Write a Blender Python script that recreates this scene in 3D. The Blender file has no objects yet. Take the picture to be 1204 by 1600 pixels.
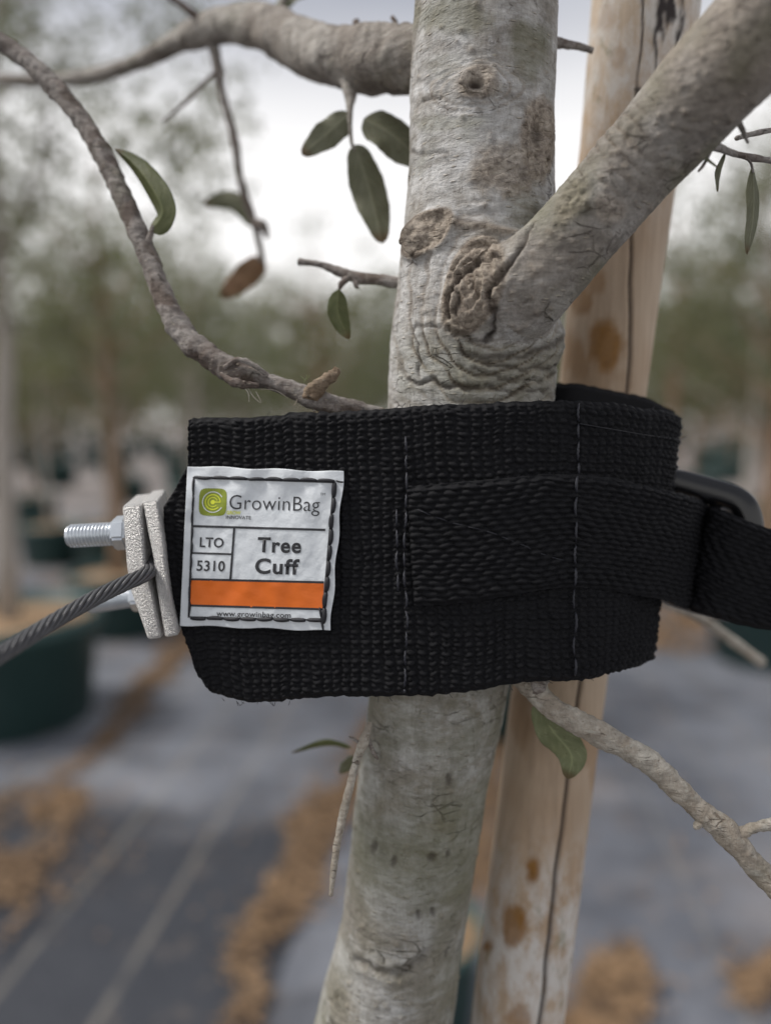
import bpy, math, random
import numpy as np
from mathutils import Vector

# ------------------------------------------------------------------ camera
sc = bpy.context.scene
PITCH = math.radians(7.4)
FPX = 1155.0
CAM = np.array([0.0, 0.0, 1.3])
FW = np.array([0.0, math.cos(PITCH), -math.sin(PITCH)])
UP = np.array([0.0, math.sin(PITCH), math.cos(PITCH)])
cd = bpy.data.cameras.new('camera')
cam = bpy.data.objects.new('camera', cd)
sc.collection.objects.link(cam)
cam.location = CAM
cam.rotation_euler = (math.pi/2 - PITCH, 0, 0)
cd.sensor_fit = 'VERTICAL'; cd.sensor_height = 36.0
cd.lens = 36.0*FPX/1600
cd.clip_start = 0.01; cd.clip_end = 600
cd.dof.use_dof = True
cd.dof.focus_distance = 0.247
cd.dof.aperture_fstop = 3.2
cd.dof.aperture_blades = 0
sc.camera = cam

# ------------------------------------------------------------------ world
SUN_EL, SUN_AZ = math.radians(54), math.radians(272)   # azimuth clockwise from +Y
w = bpy.data.worlds.new('World'); sc.world = w; w.use_nodes = True
nt = w.node_tree; nt.nodes.clear()
def N(t, **k):
    n = nt.nodes.new(t)
    for a, b in k.items(): setattr(n, a, b)
    return n
out = N('ShaderNodeOutputWorld')
sky = N('ShaderNodeTexSky', sky_type='NISHITA', sun_disc=False)
sky.sun_elevation = SUN_EL; sky.sun_rotation = SUN_AZ
sky.air_density = 1.2; sky.dust_density = 3.0
b1 = N('ShaderNodeBackground'); b1.inputs[1].default_value = 0.10
nt.links.new(sky.outputs[0], b1.inputs[0])
geo = N('ShaderNodeTexCoord')
mp = N('ShaderNodeMapping'); mp.inputs['Scale'].default_value = (1, 1, 2.4)
nt.links.new(geo.outputs['Generated'], mp.inputs[0])
cn = N('ShaderNodeTexNoise'); cn.inputs['Scale'].default_value = 2.1; cn.inputs['Detail'].default_value = 5
cn.inputs['Roughness'].default_value = 0.45
nt.links.new(mp.outputs[0], cn.inputs[0])
cr = N('ShaderNodeValToRGB')
cr.color_ramp.elements[0].position = 0.38; cr.color_ramp.elements[0].color = (0.42, 0.445, 0.53, 1)
cr.color_ramp.elements[1].position = 0.66; cr.color_ramp.elements[1].color = (0.72, 0.74, 0.81, 1)
nt.links.new(cn.outputs[0], cr.inputs[0])
sx = N('ShaderNodeSeparateXYZ'); nt.links.new(geo.outputs['Generated'], sx.inputs[0])
hr = N('ShaderNodeValToRGB')          # thin bright band of clearer sky under the overcast
e = hr.color_ramp.elements
e[0].position = 0.0; e[0].color = (1, 1, 1, 1)
e[1].position = 0.46; e[1].color = (0.08, 0.08, 0.08, 1)
e2 = e.new(0.33); e2.color = (0.85, 0.85, 0.85, 1)
nt.links.new(sx.outputs[2], hr.inputs[0])
mx = N('ShaderNodeMixRGB'); nt.links.new(hr.outputs[0], mx.inputs[0])
nt.links.new(cr.outputs[0], mx.inputs[1]); mx.inputs[2].default_value = (1.5, 1.47, 1.44, 1)
b2 = N('ShaderNodeBackground'); nt.links.new(mx.outputs[0], b2.inputs[0]); b2.inputs[1].default_value = 0.84
ms = N('ShaderNodeMixShader'); ms.inputs[0].default_value = 0.9
nt.links.new(b1.outputs[0], ms.inputs[1]); nt.links.new(b2.outputs[0], ms.inputs[2])
nt.links.new(ms.outputs[0], out.inputs[0])

sl = bpy.data.lights.new('sun', 'SUN'); sl.energy = 3.4; sl.angle = math.radians(18); sl.color = (1, .965, .92)
so = bpy.data.objects.new('sun', sl); sc.collection.objects.link(so)
sd = Vector((math.sin(SUN_AZ)*math.cos(SUN_EL), math.cos(SUN_AZ)*math.cos(SUN_EL), math.sin(SUN_EL)))
so.rotation_euler = sd.to_track_quat('Z', 'Y').to_euler()
sc.view_settings.view_transform = 'Standard'; sc.view_settings.look = 'None'
sc.view_settings.gamma = 1; sc.view_settings.use_curve_mapping = False
sc.view_settings.exposure = 0.0

# ------------------------------------------------------------------ helpers
rnd = random.Random(7); rng = np.random.default_rng(7)
def P(px, py, z):
    """point seen at photo pixel px,py at depth z (metres along the view)"""
    px, py, z = np.broadcast_arrays(np.asarray(px, float), np.asarray(py, float), np.asarray(z, float))
    x = (px-602)/FPX*z; y = (800-py)/FPX*z
    return CAM + x[..., None]*np.array([1., 0, 0]) + y[..., None]*UP + z[..., None]*FW
def proj(V):
    d = V-CAM; z = d@FW
    return 602+d[:, 0]/z*FPX, 800-(d@UP)/z*FPX, z
def ground(px, py):
    d = P(px, py, 1.0)-CAM
    return CAM + d*(CAM[2]/-d[2])

def _h(ix, iy, iz, s):
    h = (ix*374761393 + iy*668265263 + iz*2147483647 + s*1274126177) & 0xffffffff
    h = ((h ^ (h >> 13))*1274126177) & 0xffffffff
    h = ((h ^ (h >> 16))*2246822519) & 0xffffffff
    return ((h ^ (h >> 15)) & 0xffff)/65535.0
def vn(p, s=0):
    i = np.floor(p).astype(np.int64); f = p-i; f = f*f*(3-2*f); r = 0
    for dx in (0, 1):
        for dy in (0, 1):
            for dz in (0, 1):
                wgt = (f[:, 0] if dx else 1-f[:, 0])*(f[:, 1] if dy else 1-f[:, 1])*(f[:, 2] if dz else 1-f[:, 2])
                r = r + wgt*_h(i[:, 0]+dx, i[:, 1]+dy, i[:, 2]+dz, s)
    return r*2-1
def fbm(p, s=0, o=4, g=.5):
    r = 0; a = 1; t = 0
    for k in range(o): r = r+a*vn(p*2**k+17.3*k, s+k); t += a; a *= g
    return r/t
def sstep(a, b, x):
    t = np.clip((x-a)/(b-a), 0, 1); return t*t*(3-2*t)

def spline(pts, n):
    """Catmull-Rom through rows of pts, n samples per span"""
    p = np.array(pts, float); q = np.vstack([2*p[0]-p[1], p, 2*p[-1]-p[-2]]); o = []
    for i in range(1, len(q)-2):
        t = np.linspace(0, 1, n, endpoint=False)[:, None]
        a, b, c, d = q[i-1], q[i], q[i+1], q[i+2]
        o.append(.5*((2*b)+(-a+c)*t+(2*a-5*b+4*c-d)*t*t+(-a+3*b-3*c+d)*t**3))
    o.append(p[-1:]); return np.vstack(o)

def mesh_np(name, V, F, smooth=True):
    V = np.asarray(V, np.float32); F = np.asarray(F, np.int32); k = F.shape[1]
    me = bpy.data.meshes.new(name)
    me.vertices.add(len(V)); me.vertices.foreach_set('co', V.ravel())
    me.loops.add(F.size); me.loops.foreach_set('vertex_index', F.ravel())
    me.polygons.add(len(F)); me.polygons.foreach_set('loop_start', np.arange(0, F.size, k, dtype=np.int32))
    me.update(calc_edges=True)
    if smooth: me.polygons.foreach_set('use_smooth', np.ones(len(F), bool))
    me.validate(); return me
def obj(name, me, mat=None, parent=None):
    o = bpy.data.objects.new(name, me); sc.collection.objects.link(o)
    if mat is not None: me.materials.append(mat)
    if parent is not None:
        o.parent = parent
        root = parent
        while root.parent is not None: root = root.parent
        if parent is root:
            o.matrix_parent_inverse = MW[root.name].inverted()
    return o
MW = {}
def thing(name, label, cat, loc=(0, 0, 0), group=None):
    o = bpy.data.objects.new(name, None); sc.collection.objects.link(o); o.location = Vector(loc)
    o.empty_display_size = .05
    from mathutils import Matrix
    MW[o.name] = Matrix.Translation(Vector(loc))
    o['label'] = label; o['category'] = cat
    if group: o['group'] = group
    return o
def tag(o, label, cat, group=None):
    o['label'] = label; o['category'] = cat
    if group: o['group'] = group
    return o

def frames(C):
    T = np.gradient(C, axis=0); T /= np.linalg.norm(T, axis=1)[:, None]
    u = np.cross(T[0], FW)
    if np.linalg.norm(u) < .2: u = np.cross(T[0], [1, 0, 0])
    u /= np.linalg.norm(u); U = [u]
    for t in T[1:]:
        u = U[-1]-t*np.dot(U[-1], t); u /= np.linalg.norm(u); U.append(u)
    U = np.array(U); return T, U, np.cross(T, U)
def tube_arr(C, R, seg=16, cap=True, fn=None):
    T, U, W = frames(C); n = len(C); a = np.linspace(0, 2*math.pi, seg, endpoint=False)
    D = U[:, None]*np.cos(a)[None, :, None]+W[:, None]*np.sin(a)[None, :, None]
    rr = np.broadcast_to(np.asarray(R, float)[:, None], (n, seg)).copy()
    if fn is not None: rr = rr*fn(C, a)
    V = (C[:, None]+D*rr[..., None]).reshape(-1, 3)
    i = np.arange(n-1)[:, None]*seg; j = np.arange(seg)[None]; j2 = (j+1) % seg
    F = np.stack([i+j, i+j2, i+seg+j2, i+seg+j], -1).reshape(-1, 4)
    if cap:
        V = np.vstack([V, C[:1], C[-1:]]); a0 = n*seg; jj = np.arange(0, seg)
        e1 = np.stack([np.full(seg, a0), (jj+1) % seg, jj, jj], 1)
        e1 = np.stack([np.full(seg//2, a0), (jj[::2]+2) % seg, (jj[::2]+1) % seg, jj[::2]], 1)
        b = (n-1)*seg
        e2 = np.stack([np.full(seg//2, a0+1), b+jj[::2], b+(jj[::2]+1) % seg, b+(jj[::2]+2) % seg], 1)
        F = np.vstack([F, e1, e2])
    return V, F
def pxpath(pts, n=10):
    """pts: (px,py,depth,halfwidth px) -> centres, radii in metres"""
    s = spline(pts, n); return P(s[:, 0], s[:, 1], s[:, 2]), s[:, 3]/FPX*s[:, 2]
def join(*vf):
    o = 0; VV = []; FF = []
    for V, F in vf: VV.append(V); FF.append(F+o); o += len(V)
    return np.vstack(VV), np.vstack(FF)

# ------------------------------------------------------------------ materials
class MT:
    def __init__(s, name):
        s.m = bpy.data.materials.new(name); s.m.use_nodes = True; s.t = s.m.node_tree
        s.b = s.t.nodes['Principled BSDF']; s.o = s.t.nodes['Material Output']
    def n(s, ty, ins=None, **k):
        x = s.t.nodes.new(ty)
        for a, b in k.items(): setattr(x, a, b)
        for a, b in (ins or {}).items(): s.set(x.inputs[a], b)
        return x
    def set(s, sock, v):
        if hasattr(v, 'is_output') or isinstance(v, bpy.types.NodeSocket): s.t.links.new(v, sock)
        elif isinstance(v, bpy.types.Node): s.t.links.new(v.outputs[0], sock)
        else:
            if isinstance(v, (tuple, list)) and len(v) == 3 and sock.type == 'RGBA': v = (*v, 1)
            sock.default_value = v
    def co(s, scale=(1, 1, 1), rot=(0, 0, 0)):
        c = s.n('ShaderNodeTexCoord')
        return s.n('ShaderNodeMapping', {'Vector': c.outputs['Object'], 'Scale': scale, 'Rotation': rot})
    def noise(s, vec, sc_, det=4, rough=.55, dist=0):
        return s.n('ShaderNodeTexNoise', {'Vector': vec, 'Scale': sc_, 'Detail': det, 'Roughness': rough, 'Distortion': dist}).outputs[0]
    def ramp(s, f, a, b, ca=(0, 0, 0), cb=(1, 1, 1)):
        r = s.n('ShaderNodeValToRGB', {'Fac': f}); e = r.color_ramp.elements
        e[0].position = a; e[0].color = (*ca, 1); e[1].position = b; e[1].color = (*cb, 1); return r.outputs[0]
    def mix(s, f, a, b, mode='MIX'):
        return s.n('ShaderNodeMixRGB', {'Fac': f, 'Color1': a, 'Color2': b}, blend_type=mode).outputs[0]
    def math(s, op, a, b=0.0):
        x = s.n('ShaderNodeMath', operation=op); s.set(x.inputs[0], a); s.set(x.inputs[1], b); return x.outputs[0]
    def bump(s, h, strength, dist, prev=None):
        x = s.n('ShaderNodeBump', {'Height': h, 'Strength': strength, 'Distance': dist})
        if prev is not None: s.set(x.inputs['Normal'], prev)
        return x.outputs[0]
    def fin(s, col, rough=.8, nrm=None, metal=0., spec=.5):
        s.set(s.b.inputs['Base Color'], col); s.set(s.b.inputs['Roughness'], rough)
        s.b.inputs['Metallic'].default_value = metal; s.b.inputs['Specular IOR Level'].default_value = spec
        if nrm is not None: s.set(s.b.inputs['Normal'], nrm)
        return s.m

def bark(name, pale, tan, dark, masks=False, k=1.0):
    m = MT(name); c = m.co(); ch = m.co((1, 1, 3.2)); cv = m.co((1.6, 1.6, .5))
    big = m.ramp(m.noise(c, 32*k, 6, .68, .9), .42, .58)
    col = m.mix(big, pale, tan)
    wr = m.ramp(m.noise(ch, 95*k, 6, .65, .3), .42, .68)
    col = m.mix(m.math('MULTIPLY', wr, .55), col, tuple(x*.62 for x in tan))
    gr = m.ramp(m.noise(c, 42*k, 4, .6), .56, .72)
    col = m.mix(m.math('MULTIPLY', gr, .45), col, (.17, .165, .105))
    sm = m.ramp(m.noise(m.co((1, 1, 1.7)), 110*k, 6, .7, .8), .47, .64)
    col = m.mix(m.math('MULTIPLY', sm, .5), col, tuple(x*.52 for x in tan))
    ws = m.ramp(m.noise(m.co((1, 1, 2.2)), 75*k, 6, .68, .5), .55, .72)
    col = m.mix(m.math('MULTIPLY', ws, .55), col, tuple(min(.7, x*1.28) for x in pale))
    vs_ = m.n('ShaderNodeTexNoise', {'Vector': m.co((1, 1, .16)), 'Scale': 300*k, 'Detail': 5, 'Roughness': .6}).outputs[0]
    col = m.mix(.55, col, m.ramp(vs_, .32, .68, (.70, .69, .67), (1.16, 1.16, 1.16)), 'MULTIPLY')
    dstv = m.n('ShaderNodeVectorMath', {0: m.co((1, 1, 2.6)).outputs[0], 1: m.n('ShaderNodeVectorMath', {0: m.n('ShaderNodeTexNoise', {'Vector': c, 'Scale': 180*k, 'Detail': 4}).outputs[1], 1: (.006/k, .006/k, .006/k)}, operation='MULTIPLY').outputs[0]}, operation='ADD')
    ce = m.n('ShaderNodeTexVoronoi', {'Vector': dstv.outputs[0], 'Scale': 85*k}, feature='DISTANCE_TO_EDGE')
    crk = m.math('MULTIPLY', m.ramp(ce.outputs[0], .006, .05, (1, 1, 1), (0, 0, 0)), m.ramp(m.noise(c, 55*k, 4, .6), .54, .64))
    col = m.mix(m.math('MULTIPLY', crk, .75), col, dark)
    fine = m.noise(cv, 900*k, 3, .7)
    col = m.mix(.35, col, m.ramp(fine, .25, .75, (.5, .5, .5), (1.3, 1.3, 1.3)), 'MULTIPLY')
    sp = m.ramp(m.noise(c, 300*k, 5, .65, .6), .60, .68)
    col = m.mix(m.math('MULTIPLY', sp, .6), col, dark)
    vo = m.n('ShaderNodeTexVoronoi', {'Vector': ch, 'Scale': 210*k, 'Randomness': 1.0})
    sel = m.ramp(vo.outputs['Color'], .62, .66)
    dot = m.math('MULTIPLY', m.ramp(vo.outputs['Distance'], .10, .30, (1, 1, 1), (0, 0, 0)), sel)
    col = m.mix(m.math('MULTIPLY', dot, .6), col, (.50, .44, .35))
    if masks:
        a = m.n('ShaderNodeVertexColor', layer_name='mask')
        sp3 = m.n('ShaderNodeSeparateColor', {'Color': a.outputs[0]})
        bn = m.ramp(m.noise(c, 330, 6, .75, .6), .36, .66, (.12, .088, .062), (.50, .43, .35))
        col = m.mix(sp3.outputs[0], col, bn)
        col = m.mix(m.math('MULTIPLY', sp3.outputs[2], .65), col, (.15, .15, .08))
        col = m.mix(sp3.outputs[1], col, (.045, .032, .024))
    nb = m.bump(m.noise(c, 800*k, 5, .75), .8, .0007)
    nb = m.bump(m.noise(ch, 160*k, 6, .65, .4), .6, .0016, nb)
    nb = m.bump(dot, .7, .0008, nb)
    nb = m.bump(m.math('SUBTRACT', 1.0, crk), .8, .0009, nb)
    return m.fin(col, .78, nb, spec=.3)

M = {}
M['bark'] = bark('bark_pale', (.62, .61, .595), (.35, .32, .28), (.085, .065, .05), True)
M['limb'] = bark('bark_limb', (.43, .405, .375), (.29, .26, .225), (.10, .08, .065), True)
M['twig'] = bark('bark_twig', (.46, .43, .40), (.20, .155, .13), (.09, .065, .05), False, 1.5)
M['paletwig'] = bark('bark_pale_twig', (.58, .54, .47), (.42, .36, .29), (.15, .11, .08), False, 1.4)
M['darktwig'] = bark('bark_dark_twig', (.36, .33, .305), (.15, .115, .095), (.06, .045, .035), False, 1.5)
M['stub'] = bark('bark_brown_stub', (.36, .28, .20), (.22, .15, .095), (.07, .045, .03), False, 1.6)
M['backtwig'] = bark('bark_grey_branch', (.44, .41, .37), (.27, .235, .20), (.09, .07, .06), False, .9)

def leafmat(name, a, b, tipc=None):
    m = MT(name); c = m.co()
    col = m.mix(m.ramp(m.noise(c, 160, 4, .6), .35, .65), a, b)
    if 'crown' not in name:
        at = m.n('ShaderNodeVertexColor', layer_name='mask'); s3 = m.n('ShaderNodeSeparateColor', {'Color': at.outputs[0]})
        col = m.mix(m.math('MULTIPLY', s3.outputs[0], .55), col, tuple(min(1, x*1.9) for x in b))
        col = m.mix(m.math('MULTIPLY', m.ramp(m.noise(c, 420, 4, .7), .62, .68), .6), col, (.09, .06, .03))
        col = m.mix(m.math('MULTIPLY', s3.outputs[1], .8), col, (.14, .08, .035))
    nb = m.bump(m.noise(c, 900, 3, .6), .4, .0004)
    mm = m.fin(col, .5, nb, spec=.4)
    tr = m.n('ShaderNodeBsdfTranslucent', {'Color': m.mix(.5, col, (.22, .27, .05))})
    mx_ = m.n('ShaderNodeMixShader', {0: .35, 1: m.b.outputs[0], 2: tr.outputs[0]})
    m.t.links.new(mx_.outputs[0], m.o.inputs[0]); return mm
M['leaf'] = leafmat('leaf_green', (.10, .115, .042), (.15, .16, .07))
M['leafdull'] = leafmat('leaf_dull', (.18, .18, .115), (.22, .22, .15))
M['leafbrown'] = leafmat('leaf_brown', (.25, .14, .08), (.36, .22, .13))
M['leaffresh'] = leafmat('leaf_fresh', (.21, .23, .12), (.29, .31, .17))

def simple(name, col, rough=.6, metal=0., bumps=None, var=None, spec=.5):
    m = MT(name); c = m.co(); cc = col
    if var: cc = m.mix(m.noise(c, var[0], 4, .6), col, var[1])
    nb = m.bump(m.noise(c, bumps[0], 4, .65), bumps[1], bumps[2]) if bumps else None
    return m.fin(cc, rough, nb, metal, spec)
def webmat():
    m = MT('black_webbing'); c = m.co((1, 1, 1)); cf = m.co((.35, 1, 1))
    f = m.noise(cf, 5200, 3, .7)
    col = m.mix(f, (.0042, .0042, .005), (.0165, .0165, .0185))
    col = m.mix(m.ramp(m.noise(c, 2600, 2, .5), .72, .80), col, (.04, .04, .045))
    nb = m.bump(f, .8, .00025)
    m.fin(col, .66, nb, spec=.14)
    return m.m
M['web'] = webmat()
M['thread'] = simple('grey_blue_thread', (.010, .011, .015), .5, bumps=(4000, .6, .0003), var=(1700, (.027, .027, .038)))
M['blackthread'] = simple('black_thread', (.012, .012, .016), .55, bumps=(4000, .6, .0003))
M['plastic'] = simple('black_plastic', (.008, .008, .009), .22, bumps=(900, .15, .0002))
M['galv'] = simple('galvanised_steel', (.33, .32, .31), .42, .75, bumps=(1700, 1.0, .0016), var=(1500, (.95, .93, .90)))
M['zinc'] = simple('zinc_bolt', (.50, .54, .58), .35, .75, bumps=(900, .2, .0003), var=(300, (.70, .73, .76)))
M['cable'] = simple('dark_cable', (.05, .05, .053), .38, .4, bumps=(2500, .3, .0002), var=(500, (.14, .14, .145)))
M['patch'] = simple('white_label', (.60, .635, .66), .5, bumps=(1500, .5, .0003), var=(160, (.72, .745, .765)))
M['ink'] = simple('black_ink', (.022, .022, .026), .5)
M['orange'] = simple('orange_print', (.66, .125, .006), .45, bumps=(1500, .35, .0002), var=(120, (.80, .17, .012)))
M['green'] = simple('olive_green_print', (.17, .21, .012), .45, var=(700, (.26, .31, .02)))
M['lime'] = simple('lime_print', (.62, .66, .03), .45)

def polemat():
    m = MT('stake_wood'); g = m.co((1, 1, .06)); c = m.co()
    base = m.mix(m.ramp(m.noise(c, 16, 3, .5), .35, .65), (.43, .315, .215), (.54, .44, .335))
    col = m.mix(.6, base, m.ramp(m.noise(g, 420, 5, .6), .3, .72, (.74, .72, .7), (1.15, 1.15, 1.15)), 'MULTIPLY')
    a = m.n('ShaderNodeVertexColor', layer_name='mask'); s = m.n('ShaderNodeSeparateColor', {'Color': a.outputs[0]})
    wn = m.ramp(m.noise(m.co((1, 1, .5)), 130, 5, .7), .40, .60)
    col = m.mix(m.math('MULTIPLY', s.outputs[2], wn), col, (.60, .57, .53))
    gn = m.ramp(m.noise(m.co((1, 1, .6)), 90, 5, .7, .5), .58, .68)
    col = m.mix(m.math('MULTIPLY', m.math('MULTIPLY', s.outputs[2], gn), .7), col, (.20, .18, .10))
    col = m.mix(s.outputs[0], col, m.mix(m.noise(c, 300, 4, .7), (.14, .06, .012), (.33, .16, .035)))
    col = m.mix(s.outputs[1], col, (.028, .020, .018))
    nb = m.bump(m.noise(g, 520, 4, .6), .35, .0006)
    nb = m.bump(m.noise(c, 240, 5, .6), .3, .0006, nb)
    return m.fin(col, .68, nb, spec=.35)
M['pole'] = polemat()

# ------------------------------------------------------------------ ground
RD = math.radians(6.32)            # the nursery rows run this far to the right of the view
RX = np.array([math.cos(RD), -math.sin(RD), 0]); RY = np.array([math.sin(RD), math.cos(RD), 0])
def row(off, dist, z=0.0): return RX*off+RY*dist+np.array([0, 0, z])
def groundmat():
    m = MT('weed_mat'); c = m.co((1, 1, 1), (0, 0, RD))
    col = m.mix(m.ramp(m.noise(c, 1.1, 5, .6, .4), .36, .64), (.085, .092, .11), (.20, .21, .235))
    col = m.mix(m.math('MULTIPLY', m.ramp(m.noise(m.co((1.0, 2.6, 1), (0, 0, RD)), 2.6, 4, .6), .48, .66), .55), col, (.035, .037, .045))  # wrinkle shadows of the fabric, put into its colour as stretched dark noise
    dirt = m.ramp(m.noise(c, .55, 5, .65), .52, .68)
    col = m.mix(m.math('MULTIPLY', dirt, .75), col, (.25, .205, .175))
    s = m.n('ShaderNodeSeparateXYZ', {0: c.outputs[0]})
    # pale marker yarns woven into the fabric, every 0.30 m across the roll
    # darker tone over the near part of the left aisle
    yn = m.math('ADD', s.outputs[1], m.math('MULTIPLY', m.noise(c, 3.5, 4), .6))
    g = m.math('MULTIPLY', m.math('LESS_THAN', s.outputs[0], -.42), m.ramp(m.math('MULTIPLY', yn, .25), .60, .66, (1, 1, 1), (0, 0, 0)))
    col = m.mix(m.math('MULTIPLY', g, .92), col, (.027, .030, .038))
    dst = m.ramp(m.noise(c, 9, 5, .7), .58, .68)
    col = m.mix(m.math('MULTIPLY', dst, .35), col, (.20, .16, .125))
    xw = m.math('ADD', s.outputs[0], m.math('MULTIPLY', m.math('SUBTRACT', m.noise(c, 3.0, 2), .5), .02))
    brk = m.ramp(m.noise(c, 5.0, 3, .6), .25, .5)
    for lx in (-1.585, -1.318, -1.05, -.784, .62, .89, 1.16):
        ln = m.math('LESS_THAN', m.math('ABSOLUTE', m.math('SUBTRACT', xw, lx)), .010)
        col = m.mix(m.math('MULTIPLY', m.math('MULTIPLY', ln, brk), .34 if lx < 0 else .2), col, (.30, .27, .22))
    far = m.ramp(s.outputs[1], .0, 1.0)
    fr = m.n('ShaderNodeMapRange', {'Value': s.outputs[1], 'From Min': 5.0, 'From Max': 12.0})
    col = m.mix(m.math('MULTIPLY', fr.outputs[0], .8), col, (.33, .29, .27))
    wv = m.n('ShaderNodeTexWave', {'Vector': c.outputs[0], 'Scale': 160.})
    nb = m.bump(wv.outputs[1], .3, .001)
    nb = m.bump(m.noise(c, 7, 5, .6), .5, .02, nb)
    return m.fin(col, .62, nb, spec=.4)
M['ground'] = groundmat()
g = 45; xs = np.concatenate([np.linspace(-4, 4, g)*1.0]); 
n = 121; lin = np.linspace(-1, 1, n); gxv = np.sign(lin)*(np.abs(lin)**3)*300
X, Y = np.meshgrid(gxv, gxv+4)
Z = 0.012*(vn(np.stack([X.ravel()*1.3, Y.ravel()*1.3, X.ravel()*0], 1), 5)).reshape(X.shape)*(np.abs(X) < 15)*(np.abs(Y) < 20)
V = np.stack([X, Y, Z], -1).reshape(-1, 3)
i = np.arange(n-1)[:, None]*n; j = np.arange(n-1)[None]
F = np.stack([i+j, i+j+1, i+n+j+1, i+n+j], -1).reshape(-1, 4)
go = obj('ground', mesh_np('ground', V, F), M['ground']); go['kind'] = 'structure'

# ------------------------------------------------------------------ leaf litter (nobody could count it)
def rc(px, py):
    gp = ground(px, py); return np.array([float(gp@RX), float(gp@RY)])
r = np.random.default_rng(3); PTS = []
def streak(pts, n, spread):
    """drift of litter: px,py,halfwidth(m) along a line on the ground, ragged edges"""
    q = np.array([[*rc(p[0], p[1]), p[2]] for p in pts]); sp = spline(q, 12); L = np.r_[0, np.cumsum(np.linalg.norm(np.diff(sp[:, :2], axis=0), axis=1)*sp[1:, 2])]
    k = np.interp(r.uniform(0, L[-1], n*3), L, np.arange(len(sp))); c = np.stack([np.interp(k, np.arange(len(sp)), sp[:, j]) for j in range(3)], 1)
    off = r.uniform(-1, 1, n*3); off = np.sign(off)*np.abs(off)**1.15*(1+np.abs(r.normal(0, spread, n*3))**2)
    x = c[:, 0]+off*c[:, 2]; y = c[:, 1]+r.normal(0, .04, n*3)
    nz = fbm(np.stack([x*9, y*5, x*0], 1), 700, 4)+.25*fbm(np.stack([x*40, y*40, x*0], 1), 710, 2)
    keep = r.random(len(nz)) < sstep(-.45, .35, nz+.15-.32*np.abs(off))**1.3
    P2 = np.stack([x, y, nz], 1)[keep][:n]; PTS.append(P2)
streak([(-180, 1450, .30), (-40, 1350, .22), (60, 1275, .15), (130, 1195, .09), (200, 1120, .09), (280, 1030, .12), (340, 950, .2)], 12000, .75)
streak([(360, 1620, .045), (400, 1520, .06), (440, 1420, .07), (495, 1300, .09), (545, 1200, .08), (600, 1120, .06)], 6500, .5)
streak([(640, 1620, .05), (690, 1480, .06), (740, 1380, .07), (765, 1250, .09), (780, 1120, .1)], 3500, .5)
streak([(885, 1640, .09), (940, 1560, .075), (985, 1500, .03)], 2600, .5)
streak([(1150, 1560, .03), (1200, 1530, .05), (1260, 1500, .07)], 800, .5)
streak([(1030, 1020, .2), (1070, 985, .35), (1100, 940, .4)], 1800, .5)
streak([(0, 1010, .4), (80, 960, .5), (200, 900, .5)], 2200, .5)
for cx_, cy_, ra, rb, n_ in ((.3, 2.6, 1.3, 1.0, 700), (-1, 2.6, .8, .8, 250), (0, 9, 7, 4, 8000), (0, 16, 12, 6, 6000)):
    x = r.uniform(-1, 1, n_)*ra+cx_; y = r.uniform(-1, 1, n_)*rb+cy_; PTS.append(np.stack([x, y, np.zeros(n_)], 1))
A = np.vstack(PTS); n = len(A); far_ = A[:, 1] > 4
L = r.uniform(.005, .014, n)*np.where(far_, 2.2, 1); W_ = L*r.uniform(.3, .55, n); an = r.uniform(0, 6.28, n)
hz = .003+.006*np.clip(A[:, 2]+.2, 0, 1)*r.uniform(0, 1.6, n)
p = RX[None]*A[:, :1]+RY[None]*A[:, 1:2]; p[:, 2] = hz+.013
d = np.stack([np.cos(an), np.sin(an), r.normal(0, .25, n)], 1)*L[:, None]; e_ = np.stack([-np.sin(an), np.cos(an), r.normal(0, .35, n)], 1)*W_[:, None]
V = np.stack([p-d, p+e_+[0, 0, .003], p+d, p-e_+[0, 0, .001]], 1).reshape(-1, 3)
m = MT('litter_leaves'); c = m.co(); v = m.n('ShaderNodeTexWhiteNoise', {'Vector': m.n('ShaderNodeVectorMath', {0: c.outputs[0], 1: (.02, .02, .3)}, operation='SNAP').outputs[0]})
m.fin(m.mix(m.noise(c, 3, 3), m.mix(v.outputs[0], (.13, .085, .055), (.33, .23, .145)), m.mix(v.outputs[0], (.11, .075, .05), (.33, .20, .10))), .8, spec=.2)
lo = obj('leaf_litter', mesh_np('leaf_litter', V, np.arange(4*n).reshape(-1, 4), False), m.m); lo['kind'] = 'stuff'
lo['label'] = 'drifts of dry brown oak leaves lying on the grey ground fabric'; lo['category'] = 'leaf litter'

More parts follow.
